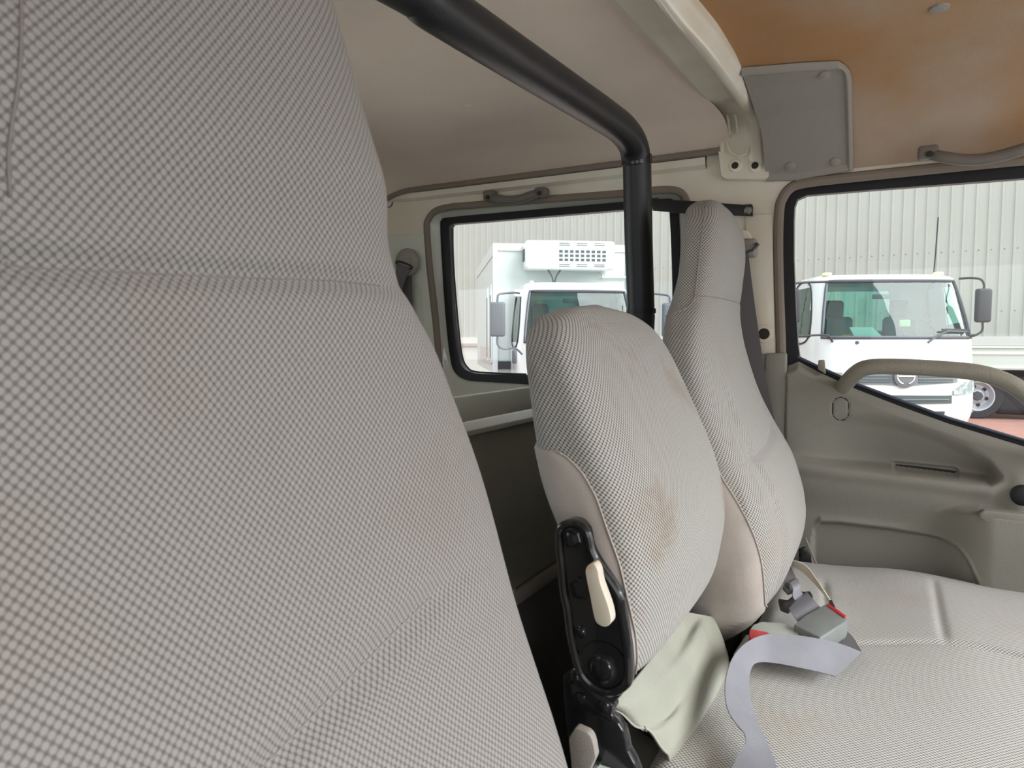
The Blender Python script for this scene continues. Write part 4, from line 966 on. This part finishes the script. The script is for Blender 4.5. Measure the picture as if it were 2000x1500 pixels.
# wiper
MB().tube([P1(1.36,.30*uf1,.03),P1(1.44,.42*uf1,.04),P1(1.50,.58*uf1,.04),P1(1.49,.86*uf1,.04)],.014,6).build('wiper',M_dgrey,t1)
MB().tube([P1(1.515,.5*uf1,.05),P1(1.51,.88*uf1,.05)],.012,6).build('wiper_blade',M_dblk,t1)
MB().lathe(P1(1.36,-.55*uf1,.0),en,[(.022,0),(.018,.02)],14).build('washer_jet',M_dgrey,t1)
mirror(T1,t1,1,.78,2.14,.92,1.80,.20,.085,M_dblk,1.45,fr=-.22)
mirror(T1,t1,-1,.80,2.10,1.30,1.80,.20,.085,M_dblk,1.45,fr=-.15)
MB().tube([T1(.62,-.65,2.20),T1(.66,-.70,2.5),T1(.70,-.75,2.95)],.008,6).build('aerial',M_dblk,t1)
MB().box((-.70,-.62,2.225),(.05,.04,.02),.012,T=T1).build('marker_light',M_yel,t1); MB().box((.66,-.62,2.225),(.05,.04,.02),.012,T=T1).build('marker_light',M_yel,t1)
MB().add([T1(-.45,-.34,1.44),T1(-.12,-.34,1.44),T1(-.20,-.42,1.55),T1(-.48,-.42,1.55)],[(0,1,2,3)]).build('dash_card',M_paper,t1,smooth=False)
MB().box((.22,-.5,1.60),(.07,.02,.045),.02,T=T1).build('yellow_tag',M_yel,t1)
MB().box((-.55,-.33,1.445),(.05,.01,.012),0,T=T1).build('yellow_sticker',M_amber,t1)

# ---- flatbed truck further back on the right
T2,o2=frame(1925,12.0,math.radians(8))
t2=empty('flatbed_truck',(o2.x,o2.y,GZ),'flatbed truck with pale drop sides and a silver rear wheel at the right edge','truck')
MB().box((1.2,-.95,1.10),(2.4,.90,.165),.01,T=T2).build('tray_side',M_tray2,t2)
MB().box((1.2,-.04,1.262),(2.4,.03,.012),0,T=T2).build('tray_lip',M_flash,t2)
MB().box((1.2,-.04,1.16),(2.4,.015,.022),0,T=T2).build('tray_rib',M_flash,t2)
MB().box((1.2,-.04,.92),(2.4,.03,.02),0,T=T2).build('tray_lip',M_flash,t2)
MB().box((1.2,-1.0,.72),(2.3,.4,.10),0,T=T2).build('chassis',M_dblk,t2,smooth=False)
a=Vector(T2(-.05,-.12,.40)); ax=(Vector(T2(-.05,1,.40))-Vector(T2(-.05,0,.40))).normalized()
wh=MB().lathe(a-ax*.25,ax,[(.25,0),(.385,.01),(.40,.04),(.40,.21),(.385,.245),(.30,.25),(.262,.245),(.255,.05)],36).build('tyre',M_dblk,t2)
MB().lathe(a-ax*.02,ax,[(.262,.02),(.245,.018),(.228,-.06),(.20,-.10),(.15,-.10),(.12,-.06),(.10,-.02),(.0,-.015)],36,False).build('wheel_rim',M_rim,t2)
MB().lathe(a-ax*.03,ax,[(.085,0),(.085,.03),(.07,.05),(.0,.052)],8).build('wheel_hub',M_dgrey,t2)
exx=Vector((ax.y,-ax.x,0))
for k in range(6):
    an=2*PI*k/6+.3; c=a+exx*(.165*math.cos(an))+Vector((0,0,1))*(.165*math.sin(an))-ax*.125; MB().lathe(c,ax,[(.034,0),(.034,.012)],12).build('rim_hole',M_dblk,t2)
MB().box((.62,-.35,.42),(.42,.22,.34),.12,T=T2,seg=4).build('mudguard_tank',M_dblk,t2)
MB().box((.95,0.02,.80),(.06,.02,.04),0,T=T2).build('side_lamp',M_amber,t2)
a2=Vector(T2(2.6,-.12,.40)); MB().lathe(a2-ax*.25,ax,[(.25,0),(.385,.01),(.40,.04),(.40,.21),(.385,.245),(.30,.25),(.262,.245)],24).build('tyre',M_dblk,t2)

# ---- refrigerated box truck through the rear side window
T3,o3=frame(1141,9.2,math.radians(35))
t3=empty('refrigerated_truck',(o3.x,o3.y,GZ),'white refrigerated box truck with a cooling unit, seen through the rear side window','truck')
P3,uf3=cab(T3,o3,t3,hw=.84,ztop=2.21,zws=(1.36,2.06))
bx=MB().box((0,-3.55,1.865),(1.06,1.95,.995),0,T=T3).build('box_body',M_box,t3,smooth=False)
yb=-1.60
MB().box((0,yb+.012,2.81),(1.075,.014,.055),0,T=T3).build('box_top_rail',M_tw,bx,smooth=False)
MB().box((-1.045,yb+.012,1.865),(.035,.016,.995),0,T=T3).build('box_corner_trim',M_alu,bx,smooth=False)
MB().box((1.045,yb+.012,1.865),(.035,.016,.995),0,T=T3).build('box_corner_trim',M_alu,bx,smooth=False)
MB().box((-1.072,-3.55,2.77),(.012,1.95,.09),0,T=T3).build('box_side_rail',M_boxs,bx,smooth=False)
MB().box((-1.066,-3.55,1.78),(.006,1.94,.90),0,T=T3).build('box_side_panel',M_boxs,bx,smooth=False)
for f0,f1 in ((-2.05,-1.75),(-2.75,-2.35)):
    MB().box((-1.076,(f0+f1)/2,1.65),(.008,(f1-f0)/2*-1 if f1<f0 else (f1-f0)/2,.62),.004,T=T3).build('side_door',M_box,bx)
    MB().box((-1.088,f0+.06,1.60),(.008,.012,.5),0,T=T3).build('door_lock_rod',M_dgrey,bx,smooth=False)
for k in range(4): MB().box((-1.08,-3.2,1.02+.075*k),(.006,1.3,.022),0,T=T3).build('side_stripe',M_pink,bx,smooth=False)
MB().box((0,-3.3,.70),(.4,2.4,.12),0,T=T3).build('chassis',M_dblk,t3,smooth=False)
for x in (-.8,.8):
    for f in (-.8,-4.2):
        a=Vector(T3(x,f,.38)); ax=Vector(T3(x+1,f,.38))-a; MB().lathe(a-ax*.10,ax,[(.2,0),(.36,.01),(.38,.04),(.38,.17),(.36,.20),(.2,.21)],24).build('wheel',M_dblk,t3)
# cooling unit
ru=MB().box((.05,yb+.22,2.655),(.68,.20,.215),.05,T=T3,seg=3).build('cooling_unit',M_tw,t3,label='boxy white cooling unit')
def onu(x,z,hx,hz,mt,name,d=.004):
    return MB().box((x,yb+.42,z),(hx,d,hz),0,T=T3).build(name,mt,ru,smooth=False)
for r in range(3):
    for c_ in range(9): onu(-.10+c_*.082,2.705-r*.062,.027,.020,M_vent,'vent_hole')
for zz in (2.825,2.798,2.51,2.485):
    for c_ in range(3): onu(-.045+c_*.265,zz,.08,.0055,M_vent,'vent_slot')
onu(-.40,2.66,.04,.045,mat('pale_badge',(.72,.74,.66),.6),'badge')
MB().box((-.635,yb+.22,2.66),(.004,.10,.09),0,T=T3).build('side_vent',M_vent,ru,smooth=False)
for s_ in (-1,1): MB().tube([T3(-.18+s_*.10,yb+.30,2.45),T3(-.18+s_*.03,yb+.30,2.34),T3(-.18,yb+.30,2.2)],.012,6).build('hose',M_dgrey,t3)
MB().tube([T3(.60,yb+.05,2.44),T3(.62,yb+.05,2.36),T3(1.0,yb+.05,2.36)],.022,8).build('conduit',M_box,t3)
fc=bpy.data.curves.new('lettering','FONT'); fc.body='AIRCONTROL THERMO'; fc.size=.062; fc.extrude=.001; fc.align_x='CENTER'; fc.align_y='CENTER'; fc.space_character=1.12
fo_=bpy.data.objects.new('lettering',fc); C.objects.link(fo_); dg=bpy.context.evaluated_depsgraph_get(); me=bpy.data.meshes.new_from_object(fo_.evaluated_get(dg)); bpy.data.objects.remove(fo_)
V=[T3(.225+v.co.x,yb+.4245,2.758+v.co.y) for v in me.vertices]; Fc=[tuple(p.vertices) for p in me.polygons]
mk('lettering',V,Fc,M_blue,ru,smooth=False,label='pale blue lettering')
mirror(T3,t3,-1,.84,2.02,1.16,1.66,.225,.10,M_dgrey,1.28,fr=-.10)
mirror(T3,t3,1,.84,2.02,1.16,1.66,.225,.10,M_dgrey,1.28,fr=-.10)
MB().box((-.84,-.42,2.03),(.05,.05,.05),.015,T=T3).build('corner_bracket',M_alu,t3)
MB().box((-.62,-.62,2.19),(.03,.03,.03),.012,T=T3).build('marker_light',M_chrome,t3)
MB().box((-.935,.0,1.17),(.03,.05,.09),.02,T=T3).build('side_indicator',M_dgrey,t3)
MB().box((-.3,-1.57,1.0),(.7,.03,.06),0,T=T3).build('cab_back_gap',M_dblk,t3,smooth=False)
